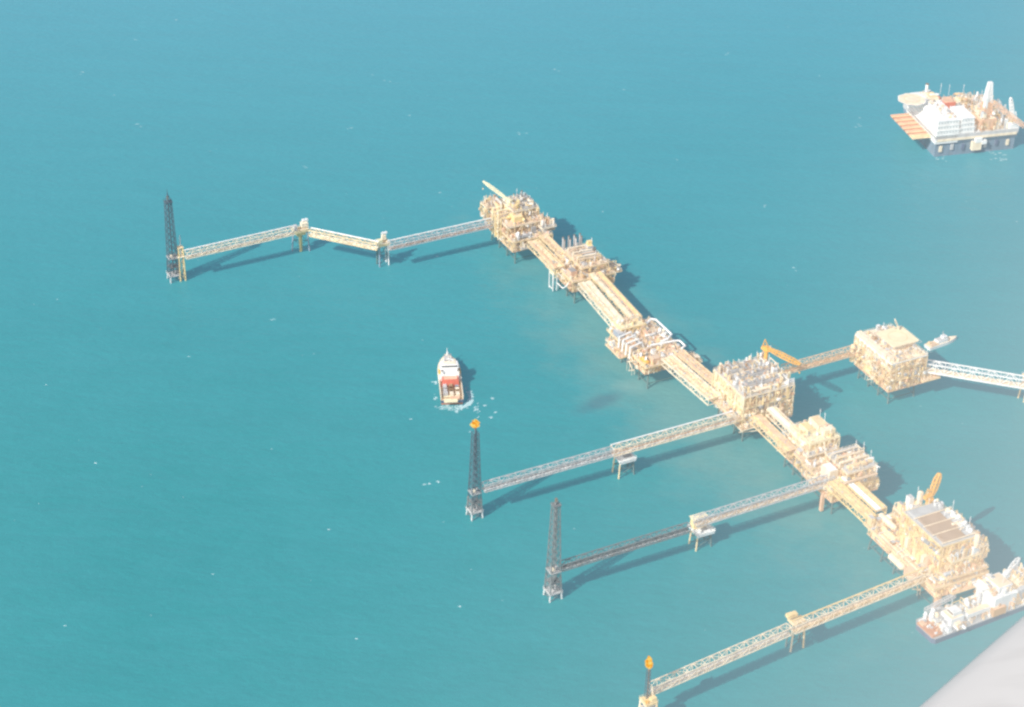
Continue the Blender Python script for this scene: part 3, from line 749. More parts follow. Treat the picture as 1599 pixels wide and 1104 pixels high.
# --- P1: northernmost platform
p = Plat('production_platform', 'northernmost platform with a pale yellow crane boom and crowded decks', -125, -78, 99, 132, 1, group='offshore platforms along the spine')
hx, hy = p.L / 2, p.W / 2
p.jacket(4, 2, 12)
p.deck(12.5, mat='brown', edge='pink'); p.deck(20, mat='pdeck', edge='cream'); p.frame(12.5, 20)
p.deck(28, -hx + 2, hx - 9, -hy, hy - 3, mat='pdeck', edge='pale'); p.frame(20, 28, -hx + 2, hx - 9, -hy, hy - 3, mat='cream')
p.deck(36, -hx + 9, hx - 16, -hy + 8, hy - 4, mat='grey', edge='pale'); p.frame(28, 36, -hx + 9, hx - 16, -hy + 8, hy - 4)
p.scatter(14, 12.8, -hx, hx, -hy, hy, 5, ('pink', 'brown', 'cream', 'pdeck', 'red'))
p.scatter(16, 20.3, -hx, hx, -hy, hy, 5.5)
p.scatter(9, 20.3, hx - 9, hx, -hy, hy, 5, ('grey', 'white', 'lgrey'))
p.scatter(15, 28.3, -hx + 2, hx - 9, -hy, hy - 3, 5, ('cream', 'pale', 'brown', 'lgrey', 'pdeck', 'yellow'))
p.scatter(8, 36.3, -hx + 9, hx - 16, -hy + 8, hy - 4, 4, ('grey', 'pale', 'white', 'cream'))
p.box('module', (-14, -9, 31.5), (9, 7, 6.5), 'cream', 'brown', 2); p.box('module', (6, 6, 24), (11, 12, 7), 'lgrey', 'white', 2.5); p.box('module', (8, -6, 31), (7, 7, 5), 'yellow', 'cream', 2)
for i in range(5): p.stack(-17 + i * 2.1, -10.5, 30, 8, .4, 'white')
p.crane(-4, -7, 20, 19, 27, R(196), R(9), 'pyellow', 1.5, mast=False, depth=1.6, fat=1.3)
p.crane(4, -8, 20, 10, 12, R(100), R(65), 'yellow', 1.1, mast=False, depth=1.4)
p.deck(18, hx - 26, hx - 10, hy, hy + 7, mat='grey', edge='yellow'); p.scatter(5, 18.3, hx - 26, hx - 10, hy, hy + 7, 5, ('yellow', 'white', 'yellow'))
p.stair(0, -hy - 1.2, 12.5, 28); p.masts([(-12, 4, 36, 8), (-8, 8, 36, 6), (4, 6, 36, 6), (-18, -2, 28, 7)])
p.deck(31, -hx - 2, -hx + 9, -hy - 3, -hy + 9, mat='brown', edge='pale', fit=.5, fh=5); p.frame(20, 31, -hx - 2, -hx + 9, -hy - 3, -hy + 9, mat='cream', bay=4)
p.deck(25, 6, hx - 2, hy - 8, hy + 4, mat='grey', edge='pale', fit=.5, fh=5)
for i in range(7): p.piperun([(-9 + i * 2.4, -hy - 1 - i % 2, 12.8), (-9 + i * 2.4, -hy - 1 - i % 2, 30 + (i * 5) % 7), (-7 + i * 2.4, -hy + 5, 31 + (i * 5) % 7)], .4, ('yellow', 'pyellow', 'cream')[i % 3])
for i in range(6): p.stack(-13 + i * 3.1, 2 + (i * 5) % 7, 36, 3 + (i * 3) % 5, .5 + .15 * (i % 3), ('pale', 'lgrey', 'cream', 'white')[i % 4])
p.deck(15, hx - 8, hx + 3, -hy + 6, -hy + 18, mat='grey', edge='lgrey', fit=.4, fh=4)

# --- P2: compressor platform with exhaust stacks
p = Plat('compressor_platform', 'platform with a row of tall white exhaust stacks at its northern edge', -50, -8, 112, 146, 2, group='offshore platforms along the spine')
hx, hy = p.L / 2, p.W / 2
p.jacket(4, 2, 12)
p.deck(12.5, mat='brown', edge='pink'); p.deck(20, mat='pdeck', edge='cream'); p.frame(12.5, 20)
p.deck(27, -hx + 8, hx - 4, -hy + 9, hy - 3, mat='pdeck', edge='cream'); p.frame(20, 27, -hx + 8, hx - 4, -hy + 9, hy - 3)
p.scatter(12, 12.8, -hx, hx, -hy, hy, 5, ('pink', 'brown', 'cream', 'pdeck'))
p.scatter(16, 20.3, -hx, hx, -hy, hy, 5)
for i in range(4):
    for j in (0, 1): p.stack(-16 + j * 2.6, -6 + i * 4.6, 20, 15.5 - j * 1.0, .62, 'grey' if (i + j) % 3 == 1 else 'lgrey')
for i in range(6): p.piperun([(-6 + i * 3.6, -7, 27.3), (-6 + i * 3.6, -7, 32), (-5 + i * 3.6, 8, 32), (-5 + i * 3.6, 11, 27.3)], .5, 'pdeck' if i % 2 else 'pale')
p.hvessel(2, 2, 27.3, 12, 1.3, 'cream', False); p.hvessel(8, 1, 27.3, 12, 1.3, 'pale', False)
p.scatter(8, 27.3, -hx + 8, hx - 4, -hy + 9, hy - 3, 4.5, ('grey', 'lgrey', 'pale', 'cream'))
p.box('module', (-2, 8, 30.5), (5, 4, 6), 'lgrey', 'yellow', 2); p.box('equipment_skid', (-3, 8.5, 35), (2.4, 3.4, 2.4), 'yellow')
p.deck(17, 2, 16, hy, hy + 9, mat='pdeck', edge='cream'); p.scatter(6, 17.3, 2, 16, hy, hy + 9, 6, ('cream', 'white', 'pale', 'pink'))
b = MB()
for x, y in ((-9, -hy - 3), (-3, -hy - 3), (-3, -hy), (-9, -hy)): b.beam((x, y, 1), (x, y, 20), .6, 'white')
b.beam((-9, -hy - 3, 2.5), (-3, -hy - 3, 2.5), .5, 'white'); b.beam((-3, -hy - 3, 12), (-3, -hy, 12), .5, 'pyellow'); b.beam((-9, -hy - 3, 20), (-3, -hy - 3, 20), .6, 'pyellow')
b.build('boat_landing', p.r)
p.box('module', (-6, -hy - 1.5, 16.6), (5, 3, 6), 'pyellow', 'yellow'); p.box('equipment_skid', (12, -hy + 4, 23), (6, 5, 4), 'pink', 'grey')
p.masts([(-2, 10, 33, 6), (8, 8, 27, 7), (14, 4, 27, 6)])
p.deck(19, -hx - 3, -4, -hy - 4, -hy + 1, mat='pdeck', edge='white', fit=.4)
p.piperun([(2, -hy - 2, 10), (10, -hy - 2, 10), (14, -hy - 1, 14), (14, -hy + 3, 20)], .45, 'white'); p.box('module', (3, 4, 29), (9, 9, 4), 'grey', 'lgrey', 2)

# --- P3: low manifold platform
p = Plat('manifold_platform', 'low platform ringed by white looping pipes with an orange tank', 57, 112, 104, 138, 3, group='offshore platforms along the spine')
hx, hy = p.L / 2, p.W / 2
p.jacket(5, 2, 12)
p.deck(12.5, -hx + 4, hx - 3, -hy + 1, hy - 3, mat='brown', edge='pink'); p.deck(19, mat='pdeck', edge='cream'); p.frame(12.5, 19, -hx + 4, hx - 3, -hy + 1, hy - 3)
p.scatter(12, 12.8, -hx + 4, hx - 3, -hy + 1, hy - 3, 4.5, ('pink', 'brown', 'cream', 'orange'))
p.scatter(42, 19.3, -hx + 2, hx - 2, -hy, hy, 4.0, ('cream', 'pale', 'pink', 'white', 'pdeck', 'lgrey', 'white'), (1.5, 4))
p.deck(24, -hx, -hx + 12, -hy + 5, hy - 10, mat='pyellow', edge='yellow'); p.frame(19, 24, -hx, -hx + 12, -hy + 5, hy - 10, mat='yellow')
p.box('module', (-hx + 11, -hy + 3.5, 21), (8, 4.5, 3.5), 'blue', 'lgrey', 2)
p.piperun([(-hx + 12, hy - 13, 22), (-hx + 7, hy - 3, 23.5), (-hx + 9, hy - .5, 23.5), (3, hy - .5, 23.5), (6, hy - 5, 23), (6, hy - 11, 22)], .75, 'white')
p.piperun([(10, -4, 24), (12, hy - 3, 24), (13, hy, 24), (hx - 7, hy, 24), (hx - 6, hy - 3, 24), (hx - 6, hy - 3, 20)], .7, 'white')
for k in range(4): p.piperun([(-8 + k * 5, -hy + 10, 20), (-8 + k * 5, -hy + 8, 26), (-7 + k * 5, -hy - 1.5, 25), (-6 + k * 5, -hy - 2.5, 17)], .6, 'white')
p.hvessel(hx - 8, -hy + 3, 18, 8, 1.9, 'orange', True); p.box('equipment_skid', (hx - 4, -hy + 9, 21.5), (5, 6, 4), 'pink', 'pdeck')
p.deck(14, -18, 2, -hy - 6, -hy - 1, mat='pink', edge='cream'); p.deck(15, -22, -10, -hy - 3.6, -hy, mat='pale', edge='pale')
p.deck(15, hx - 10, hx + 3, hy, hy + 8, mat='pdeck', edge='pale'); p.box('equipment_skid', (hx - 1, hy + 6, 16.5), (4, 3, 3), 'pale')
p.stair(10, -hy - 1.5, 6, 19); p.masts([(-4, 8, 19, 7), (14, 2, 19, 7)])

# --- P4: large processing platform with grey roof
p = Plat('processing_platform', 'tall block-shaped platform with a grey equipment roof and an orange crane', 155, 193, 129, 167, 4, group='offshore platforms along the spine')
hx, hy = p.L / 2, p.W / 2
p.jacket(4, 3, 12)
p.deck(12.5, mat='brown', edge='pink')
p.deck(20, -hx - 2, hx, -hy - 5, hy, mat='pdeck', edge='cream'); p.frame(12.5, 20, bay=5)
p.deck(28, mat='pdeck', edge='pyellow'); p.frame(20, 28, bay=4.5, mat='pyellow', dmat='cream')
p.deck(36.5, mat='lgrey', edge='pale', fit=.28, fh=4.5); p.frame(28, 36.5, bay=4.5, mat='pyellow', dmat='cream')
p.scatter(14, 13.9, -hx, hx, -hy, hy, 5, ('pink', 'brown', 'cream', 'pdeck'))
p.scatter(22, 20.3, -hx, hx, -hy, hy, 6, ('cream', 'pale', 'pink', 'lgrey', 'cream'))
for i in range(9): p.box('module', (-hx + 3 + i * 4, -hy + 1.6, 28.4), (2.6, 2.4, 15), 'cream' if i % 2 else 'pyellow', 'pale', 1.2)
p.box('module', (0, -hy + 5, 24), (34, 4, 7.4), 'cream', None, 3); p.box('module', (0, -hy + 5, 32.2), (34, 4, 8), 'cream', None, 3)
for i in range(8): p.vvessel(hx - 3.5, -hy + 6 + i * 4.3, 20.3 if i % 2 else 28.3, 6.4, 1.1, p.rng.choice(('grey', 'lgrey', 'pdeck')))
p.box('module', (4, 4, 24), (24, 20, 7), 'grey'); p.box('module', (2, 4, 32), (24, 22, 7.6), 'brown')
for i in range(3):                                                   # rows of cooler banks on the roof
    x = -11 + i * 9.5
    p.box('cooler_bank', (x, 0, 38.6), (5.2, 26, 2.2), 'lgrey', 'grey')
    b = MB()
    for j in range(6): b.lathe((x, -10.5 + j * 4.2, 39.9), [(1.6, 0), (1.6, .5)], 'grey', 12, False)
    b.build('cooler_fan', p.r)
    p.fittings(39.7, x - 2.4, x + 2.4, -13, 13, 1.6, .35)
    p.piperun([(x + 3.8, -14, 37.4), (x + 3.8, 15, 37.4)], .45, 'pale')
p.scatter(16, 36.8, -hx, hx, hy - 9, hy, 5.5, ('lgrey', 'white', 'pale', 'grey'), (1, 3))
p.scatter(8, 36.8, -hx, -hx + 9, -hy + 8, hy, 5, ('lgrey', 'white', 'grey'), (1, 3))
p.scatter(5, 36.8, hx - 6, hx, -hy + 3, hy, 3, ('pale', 'white', 'lgrey'), (1, 3))
p.hvessel(hx - 2.4, 1, 36.8, 28, 1.1, 'pale', False)
p.crane(-hx + 6, hy - 2, 20, 25, 24, R(27), R(-6), 'orange', 1.7, depth=2.4)
p.box('crane_rest', (hx - 9, hy + 1.5, 33), (1.2, 1.2, 16), 'pyellow')
p.piperun([(hx, -hy - 2, 11), (hx + 3, -hy + 8, 11), (hx + 3.4, 2, 11), (hx, 10, 12)], .3, 'pale')
p.deck(14, hx - 8, hx + 3, -hy - 2, -hy + 10, mat='brown', edge='pale')
p.stair(-6, -hy - 2.4, 13.5, 28); p.masts([(-14, 6, 37, 8), (-16, 12, 37, 7), (-8, 16, 37, 8), (6, 17, 37, 6), (14, 16, 37, 6), (-16, -10, 37, 6)])

# --- P5: small yellow-decked platform
p = Plat('accommodation_platform', 'small platform with a bright pale yellow upper deck', 221, 249, 138, 167, 5, group='offshore platforms along the spine')
hx, hy = p.L / 2, p.W / 2
p.jacket(3, 2, 12)
p.deck(12.5, mat='brown', edge='pink'); p.deck(20, mat='pdeck', edge='cream'); p.frame(12.5, 20)
p.deck(29, -hx + 2, hx - 3, -hy + 7, hy, mat='pyellow', edge='pyellow', fit=.12); p.frame(20, 29, -hx + 2, hx - 3, -hy + 7, hy, mat='pyellow', bay=4)
p.box('module', (-1, 3, 24.4), (20, 18, 8.4), 'cream', None, 3); p.box('module', (-4, 8, 31.6), (11, 7, 4.6), 'pale', 'cream', 2)
p.box('module', (5, 9, 31.4), (5, 8, 4), 'pyellow', 'pale', 2); p.box('module', (-4, -.5, 30.6), (9, 5, 2.8), 'pyellow', 'yellow', 2)
p.scatter(7, 29.3, -hx + 2, hx - 3, 5, hy, 4, ('pale', 'lgrey', 'cream', 'pink'), (1, 3))
p.scatter(8, 12.8, -hx, hx, -hy, hy, 5, ('pink', 'brown', 'cream')); p.scatter(12, 20.3, -hx, hx, -hy, -hy + 11, 4.5, ('cream', 'pale', 'grey', 'pdeck', 'lgrey'))
p.deck(24, hx - 3, hx + 1.5, -hy + 2, hy - 4, mat='lgrey', edge='pale')
p.stair(-2, hy + 1.5, 12.5, 28); p.masts([(-6, 10, 34, 7), (-2, 11, 34, 6), (8, 9, 29, 6)])
p.piperun([(hx - 1, 1, 30), (hx + 7, -2, 24), (hx + 8, -2, 20)], .4, 'pale')

# --- P6: gas platform directly south of it
p = Plat('wellhead_platform', 'long platform of tightly packed pale equipment between yellow deck and pipe bridges', 251, 284, 137, 171, 6, group='offshore platforms along the spine')
hx, hy = p.L / 2, p.W / 2
p.jacket(3, 2, 12)
p.deck(12.5, mat='brown', edge='pink'); p.deck(20, mat='pdeck', edge='cream'); p.frame(12.5, 20, bay=5)
p.deck(28, -hx + 6, hx - 3, -hy + 12, hy, mat='lgrey', edge='pale'); p.frame(20, 28, -hx + 6, hx - 3, -hy + 12, hy, bay=5)
p.scatter(12, 12.8, -hx, hx, -hy, hy, 5, ('pink', 'brown', 'cream', 'orange')); p.scatter(22, 20.3, -hx, hx, -hy, hy, 5.5, ('cream', 'pale', 'grey', 'pdeck', 'pink', 'white'))
for i in range(4): p.hvessel(-6 + i * 5.2, 6, 28.3, 17, 1.25, ('lgrey', 'pdeck', 'pale', 'cream')[i], False)
for i in range(3): p.piperun([(-4 + i * 5.2, -6, 28.3), (-4 + i * 5.2, -6, 32), (-4 + i * 5.2, hy - 2, 32), (-4 + i * 5.2, hy - 2, 28)], .4, 'pale')
p.scatter(12, 28.3, -hx + 6, hx - 3, -hy + 12, hy, 5, ('pale', 'white', 'lgrey', 'pink'), (1, 3)); p.box('module', (2, -10, 24), (9, 6, 7), 'pale', 'white', 2)
for i in range(4): p.stack(hx - 9 + i * 2.4, hy - 1, 20, 6 + i * .8, .4, 'white', bend=2.4)
p.box('module', (hx - 6, hy - 6, 17), (6, 6, 6), 'yellow', 'cream', 2); p.hvessel(hx + 1.2, 2, 24, 24, .9, 'pdeck', False); p.box('boat_fender', (8, -hy - .6, 8), (2, 2, 14), 'pink')
p.stair(-4, -hy - 1.5, 10, 20); p.masts([(-6, 14, 28, 8), (-2, 17, 28, 8), (6, 17, 28, 7), (0, 8, 28, 7)])

# --- P7: largest platform
p = Plat('central_complex', 'largest southern platform with dark roof bays and an upright orange crane', 317, 387, 137, 176, 7, group='offshore platforms along the spine')
hx, hy = p.L / 2, p.W / 2
p.jacket(6, 3, 12, mat='leg')
p.deck(12.5, -hx + 3, hx, -hy + 2, hy - 2, mat='brown', edge='pink'); p.deck(19, mat='pdeck', edge='cream', t=1.2); p.frame(12.5, 19, -hx + 3, hx, -hy + 2, hy - 2, bay=6)
bx0, bx1, by0, by1 = -hx + 24, hx - 8, -hy + 8, hy - 6
p.deck(27, bx0, bx1, by0, by1, mat='pdeck', edge='yellow'); p.frame(19, 27, bx0, bx1, by0, by1, mat='yellow', bay=4.5, t=.55)
p.deck(34, bx0, bx1, by0, by1, mat='pdeck', edge='yellow'); p.frame(27, 34, bx0, bx1, by0, by1, mat='yellow', bay=4.5, t=.55)
p.deck(41, bx0, bx1, by0, by1, mat='lgrey', edge='yellow', fit=0); p.frame(34, 41, bx0, bx1, by0, by1, mat='yellow', bay=4.5, t=.55)
for z in (23, 30.5, 37.5):
    p.box('module', ((bx0 + bx1) / 2 - 2, (by0 + by1) / 2 - 1, z), (bx1 - bx0 - 8, by1 - by0 - 5, 6.2), 'yellow' if z != 30.5 else 'cream', None, 3.2)
L = (bx1 - bx0 - 3) / 4
for i in range(4):
    x = bx0 + 1.5 + (i + .5) * L
    p.box('roof_panel', (x, (by0 + by1) / 2 - 2, 42.1), (L - 1.4, by1 - by0 - 8 - 2 * (i % 2), 1.5), ('lgrey', 'roof', 'roof', 'roof')[i], None, 0)
    b = MB(); n = 7
    for j in range(n): b.box((x - L / 2 + 1.2 + j * (L - 2.4) / (n - 1), (by0 + by1) / 2 - 2, 43.0), (.25, by1 - by0 - 8.5 - 2 * (i % 2), .3), ('lgrey', 'roof', 'roof', 'roof')[i])
    b.build('roof_rib', p.r)
    p.piperun([(x + L / 2, by0 + 1, 42.6), (x + L / 2, by1 - 1, 42.6)], .4, 'pale')
for i in range(6): p.vvessel(bx0 + 4 + i * 7, by1 - .5, 34, 8.5, 1.7, ('white', 'pale')[i % 2])
p.deck(36, bx0 + 6, bx1 + 4, by1, by1 + 6, mat='lgrey', edge='pale', fit=.6, fh=5); p.frame(27, 36, bx0 + 6, bx1 + 4, by1, by1 + 6, mat='pale', bay=4); p.deck(33, bx1, bx1 + 6, by0 + 4, by1, mat='pale', edge='pyellow', fit=.5, fh=5); p.frame(24, 33, bx1, bx1 + 6, by0 + 4, by1, mat='cream', bay=3.5)
for i in range(9): p.box('module', (bx0 + 2 + i * 4, by0 - 1.2, 22 + (i * 7) % 5), (2.6, 2.6, 5 + (i * 3) % 4), ('cream', 'yellow', 'pale', 'pink')[i % 4], None, 1.3)
p.scatter(20, 41.3, bx0, bx1, by1 - 7, by1 + 1, 5, ('white', 'pale', 'lgrey'), (1, 3))
p.deck(24, bx1, hx + 1, by0, hy - 2, mat='pdeck', edge='cream'); p.scatter(8, 24.3, bx1, hx + 1, by0, hy - 2, 6, ('pdeck', 'lgrey', 'cream', 'pink'))
p.scatter(30, 19.3, -hx, bx0, -hy, hy, 6, ('cream', 'pale', 'pink', 'lgrey', 'pdeck')); p.scatter(26, 19.3, bx0, hx, -hy, by0, 4.5, ('cream', 'pink', 'pale', 'pdeck', 'brown', 'white'))
p.scatter(20, 12.8, -hx + 3, hx, -hy + 2, hy - 2, 5, ('pink', 'brown', 'cream', 'pdeck'))
p.deck(28, -hx + 4, bx0 - 3, -2, hy - 6, mat='pdeck', edge='pale'); p.frame(19, 28, -hx + 4, bx0 - 3, -2, hy - 6, bay=5)
p.scatter(16, 28.3, -hx + 4, bx0 - 3, -2, hy - 6, 6.5, ('pale', 'cream', 'white', 'lgrey', 'pink'), (1.5, 4))
p.vvessel(-hx + 12, hy - 9, 28.3, 12, 1.8, 'pale'); p.vvessel(-hx + 20, hy - 6, 24, 14, 2.2, 'cream'); p.hvessel(-hx + 8, -8, 19.3, 14, 2, 'pale', True); p.hvessel(-hx + 18, -14, 19.3, 14, 1.8, 'cream', True)
for i in range(7): p.piperun([(-hx + 14 + i * .1, -hy + 1.2 + i * .95, 20.4), (hx - 8, -hy + 1.2 + i * .95, 20.4)], .42, ('pale', 'cream', 'pink', 'pale', 'yellow', 'pdeck', 'cream')[i])
p.hvessel(hx - 34, -hy - 1, 13, 12, 2.2, 'pale', True); p.box('equipment_skid', (hx - 20, -hy - 1, 17), (8, 5, 5), 'pink', 'pdeck')
p.deck(15, hx - 8, hx + 4, -hy + 11, hy - 2, mat='pink', edge='cream'); p.scatter(9, 15.3, hx - 8, hx + 4, -hy + 11, hy, 5, ('pink', 'cream', 'grey', 'brown'))
p.box('boat_fender', (hx - 1, -hy + 5, 7), (3, 3, 12), 'pink')
p.crane(bx0 - 1, by1 - 6, 19, 25, 15, R(95), R(74), 'orange', 2.0, mast=True, depth=2.6, fat=2.6)
p.stair(6, by0 - 2, 19, 41, 'yellow'); p.stair(hx - 14, -hy - 1.5, 8, 19)
p.masts([(-hx + 8, hy - 8, 34, 8), (-hx + 14, 8, 34, 9), (bx0 + 14, by1, 42, 9), (bx1 - 8, by1, 42, 8), (bx0 + 2, by1 - 8, 42, 5)])

# --- P9: helideck platform
p = Plat('helideck_platform', 'eastern platform with a square pale helideck on top', 154, 196, 241, 270, 9)
hx, hy = p.L / 2, p.W / 2
p.jacket(4, 2, 12)
p.deck(12.5, -hx + 3, hx, mat='brown', edge='pink'); p.deck(20, mat='pdeck', edge='cream'); p.frame(12.5, 20, -hx + 3, hx, bay=5)
p.deck(28, mat='pdeck', edge='cream'); p.frame(20, 28, bay=5); p.deck(34, mat='pale', edge='white'); p.frame(28, 34, bay=4)
p.box('module', (-1, -hy + 3, 31.2), (39, 4.6, 5.2), 'white', None, 4); p.box('module', (0, 2, 24.2), (34, 20, 7), 'cream', None, 3); p.box('module', (4, 3, 31), (28, 20, 5.4), 'pale', None, 3)
p.box('module', (-1, -hy + 2, 35.6), (38, 3.4, 2.6), 'pale')
p.scatter(10, 12.8, -hx + 3, hx, -hy, hy, 5, ('pink', 'brown', 'cream', 'yellow')); p.scatter(12, 20.3, -hx, hx, -hy, -hy + 4, 5, ('cream', 'pink', 'yellow', 'pale'))
p.scatter(14, 20.3, hx - 4, hx, -hy, hy, 5, ('pale', 'grey', 'pink')); p.scatter(14, 34.3, -hx, -4, -hy + 4, hy, 4.5, ('cream', 'pdeck', 'pale', 'brown', 'lgrey'), (1, 3.5)); p.scatter(8, 34.3, 4, hx, -hy + 5, -2, 2.5, ('cream', 'pdeck', 'pale'))
hc = (1.0, 3.6); hd = 21
b = MB(); b.prism([(hc[0] + x, hc[1] + y) for x, y in ((-hd / 2, -hd / 2 + 1), (-hd / 2 + 1, -hd / 2), (hd / 2 - 1, -hd / 2), (hd / 2, -hd / 2 + 1), (hd / 2, hd / 2 - 1), (hd / 2 - 1, hd / 2), (-hd / 2 + 1, hd / 2), (-hd / 2, hd / 2 - 1))], 39.4, 40, 'pale', top='pyellow')
hp = b.build('helideck', p.r)
for x in (-8, 0, 8):
    for y in (-8, 0, 8): MB().beam((hc[0] + x, hc[1] + y, 34), (hc[0] + x, hc[1] + y, 39.4), .4, 'pale').build('support_post', hp)
b = MB(); n = 32
for k in range(n):
    a0, a1 = 2 * math.pi * k / n, 2 * math.pi * (k + 1) / n
    vs = [(hc[0] + rr * math.cos(a), hc[1] + rr * math.sin(a), 40.05) for rr, a in ((6, a0), (6.7, a0), (6.7, a1), (6, a1))]; b.add(vs, [(0, 1, 2, 3)], 'cream')
b.build('landing_circle', hp)
b = MB()
for a in range(4): pass
railing(b, hc[0] - hd / 2 - 1, hc[0] + hd / 2 + 1, hc[1] - hd / 2 - 1, hc[1] + hd / 2 + 1, 38.6, 'lgrey', .8); b.build('safety_net', hp)
p.crane(-4, hy - 3, 34, 2, 12, R(243), R(66), 'pale', .7, mast=False, depth=.8, fat=.9)
p.vvessel(-hx + 1, -hy - 1, 14, 12, 1.8, 'cream'); p.deck(15, hx - 8, hx + 3, hy - 3, hy + 11, mat='pdeck', edge='cream'); p.box('module', (-2, -hy - .6, 17), (7, 2, 4), 'yellow')
p.stair(2, -hy - 1.5, 10, 28); p.masts([(-15, -2, 34, 7), (-18, 6, 34, 6), (-8, 12, 34, 7), (-12, 10, 34, 5), (hx - 1, hy, 34, 5)])

# ------------------------------------------------------------------ vessels
def hull_outline(L, B, bow=.28, stern=.0, n=7):
    pts = [(-L / 2, -B / 2 * (1 - stern)), (L / 2 - L * bow, -B / 2)]
    for i in range(1, n):
        t = i / n; pts.append((L / 2 - L * bow * (1 - t), -B / 2 * (1 - t ** 2.2)))
    pts.append((L / 2, 0))
    pts += [(x, -y) for x, y in reversed(pts[:-1])]
    return pts

# supply ship under way
a, c = survey(706, 632), survey(698, 558, 4)
d = (c - a); d.z = 0; L = d.length; ship_ang = math.atan2(d.y, d.x); mid = (a + c) / 2; mid.z = 0
r = thing('supply_ship', 'white and red supply ship under way with foam at its stern', 'ship', mid, ship_ang)
B = 15.5
b = MB(); ol = hull_outline(L, B, .42); b.prism([(x * .985, y * .93) for x, y in ol], -2, 1.2, 'hullred', 1.0); b.prism([(x * .985, y * .93) for x, y in ol], 1.21, 4.0, 'navy', 1.03, top='pdeck')
b.build('hull', r)
fo = [(x, y) for x, y in ol if x > -2]; fo = [(-5, -B / 2)] + [q for q in ol if q[0] > -5] + [(-5, B / 2)]
b = MB(); b.prism(fo, 4.02, 7.6, 'white', 1.0, top='pale'); b.build('forecastle', r)
b = MB()
for sy in (-1, 1):
    b.box((-L * .26, sy * (B / 2 - .45), 5.3), (L * .46, .5, 2.6), 'pale')
b.box((-L / 2 + .6, 0, 4.8), (.5, B - 2, 1.6), 'brown')
b.build('bulwark', r)
hs = MB().box((1, 0, 8.8), (13, B - 3.4, 2.4), 'white').build('deckhouse', r); MB().box((1, 0, 11.1), (9, B - 5, 2.2), 'white').build('deckhouse_tier', hs)
br = MB().box((2.2, 0, 13.5), (5.5, B - 3, 2.5), 'white', taper=.9).build('bridge', r)
MB().box((4.95, 0, 13.6), (.3, B - 4.6, 1.0), 'glass').build('window', br); MB().box((-.5, 0, 13.6), (.3, B - 5, 1.0), 'glass').build('window', br)
MB().box((2.2, 0, 14.95), (3.6, B - 7, .4), 'pale').build('roof', br)
b = MB(); b.tube((3, 0, 15), (3, 0, 20), .3, 'white', .12); b.box((3, 0, 17.5), (1, 4, .3), 'white'); b.box((3, 0, 19), (.5, 2.4, .3), 'pale'); b.build('mast', r)
for sy in (-1, 1):
    MB().box((-4, sy * (B / 2 - 2.4), 10), (2.4, 1.8, 5), 'white').box((-4, sy * (B / 2 - 2.4), 12.7), (1.6, 1.1, .4), 'dark').build('funnel', r)
    MB().tube((-1, sy * (B / 2 - .9), 9), (3.4, sy * (B / 2 - .9), 9), .8, 'orange', .6).build('lifeboat', r)
MB().box((-8, 0, 6.6), (5.4, B - 4, 5.2), 'red', taper=.95).box((-8, 0, 9.4), (3.2, B - 6.5, .5), 'pink').build('winch_house', r)
MB().box((18, 0, 8.4), (5, 5, 1.6), 'lgrey').tube((21, 2, 7.6), (21, 2, 10), .5, 'grey').tube((21, -2, 7.6), (21, -2, 10), .5, 'grey').build('anchor_windlass', r)
g = random.Random(3)
for k in range(9):
    o = MB().box((0, 0, 1.3), (g.choice((3, 6)), 2.4, 2.6), g.choice(('white', 'white', 'lgrey', 'pale', 'blue', 'brown'))).build('cargo_container')
    o.location = Vector((mid.x, mid.y, 4.02)) + Vector((math.cos(ship_ang), math.sin(ship_ang), 0)) * (-13.6 - (k // 3) * 3.5 - g.uniform(0, .3)) + Vector((-math.sin(ship_ang), math.cos(ship_ang), 0)) * ((k % 3 - 1) * 4.0)
    o.rotation_euler.z = ship_ang + (math.pi / 2 if g.random() < .2 else 0)
    if o.dimensions.x > 5: o.rotation_euler.z = ship_ang + g.uniform(-.03, .03)
    tag(o, 'cargo container on the open aft deck of the supply ship', 'container', 'containers on the supply ship deck')
MB().box((-26.5, 1, 4.5), (7, 9, .8), 'pyellow').box((-26, -2, 5.3), (2.4, 6, .8), 'pink').build('wooden_deck_sheathing', r)
b = MB()
for x, y, z in ((8, -4, 9), (8, 4, 9), (11, 0, 9), (14, -3, 8.6), (14, 3, 8.6), (24, 0, 8.5)): b.box((x, y, z), (1.6, 1.2, 2.2), 'white')
b.tube((26, 0, 7.6), (26, 0, 12), .2, 'white')
b.build('foredeck_fittings', r)
b = MB(); rr = random.Random(8)
def sp(px, py, L0, W0, ang):
    q = survey(px, py); foam_patch(b, q.x, q.y, L0, W0, ang, rr, .08 + rr.uniform(0, .05))
for i in range(70):                                       # curling propeller wash off the stern quarter
    t = i / 69; ax = 712 + 24 * math.sin(t * 2.0) + rr.uniform(-3, 3); ay = 637 - 19 * t ** 1.3 + rr.uniform(-3, 3)
    sp(ax, ay, rr.uniform(1.2, 4), rr.uniform(.8, 2.4), rr.uniform(-1, 1))
for i in range(34): sp(rr.gauss(700, 12), rr.gauss(637, 3), rr.uniform(1, 5), rr.uniform(.5, 1.2), rr.uniform(0, .8))
for i in range(9): sp(rr.gauss(680, 2.2), rr.gauss(597, 1.6), rr.uniform(1.5, 3.5), rr.uniform(.8, 1.5), .4)
for i in range(5): sp(rr.gauss(679, 1), rr.gauss(622, 1), rr.uniform(1.5, 3), 1.3, 0)
for i in range(12): sp(rr.gauss(746, 3), rr.gauss(640, 5), rr.uniform(1, 4), rr.uniform(.6, 1.3), 1.0)
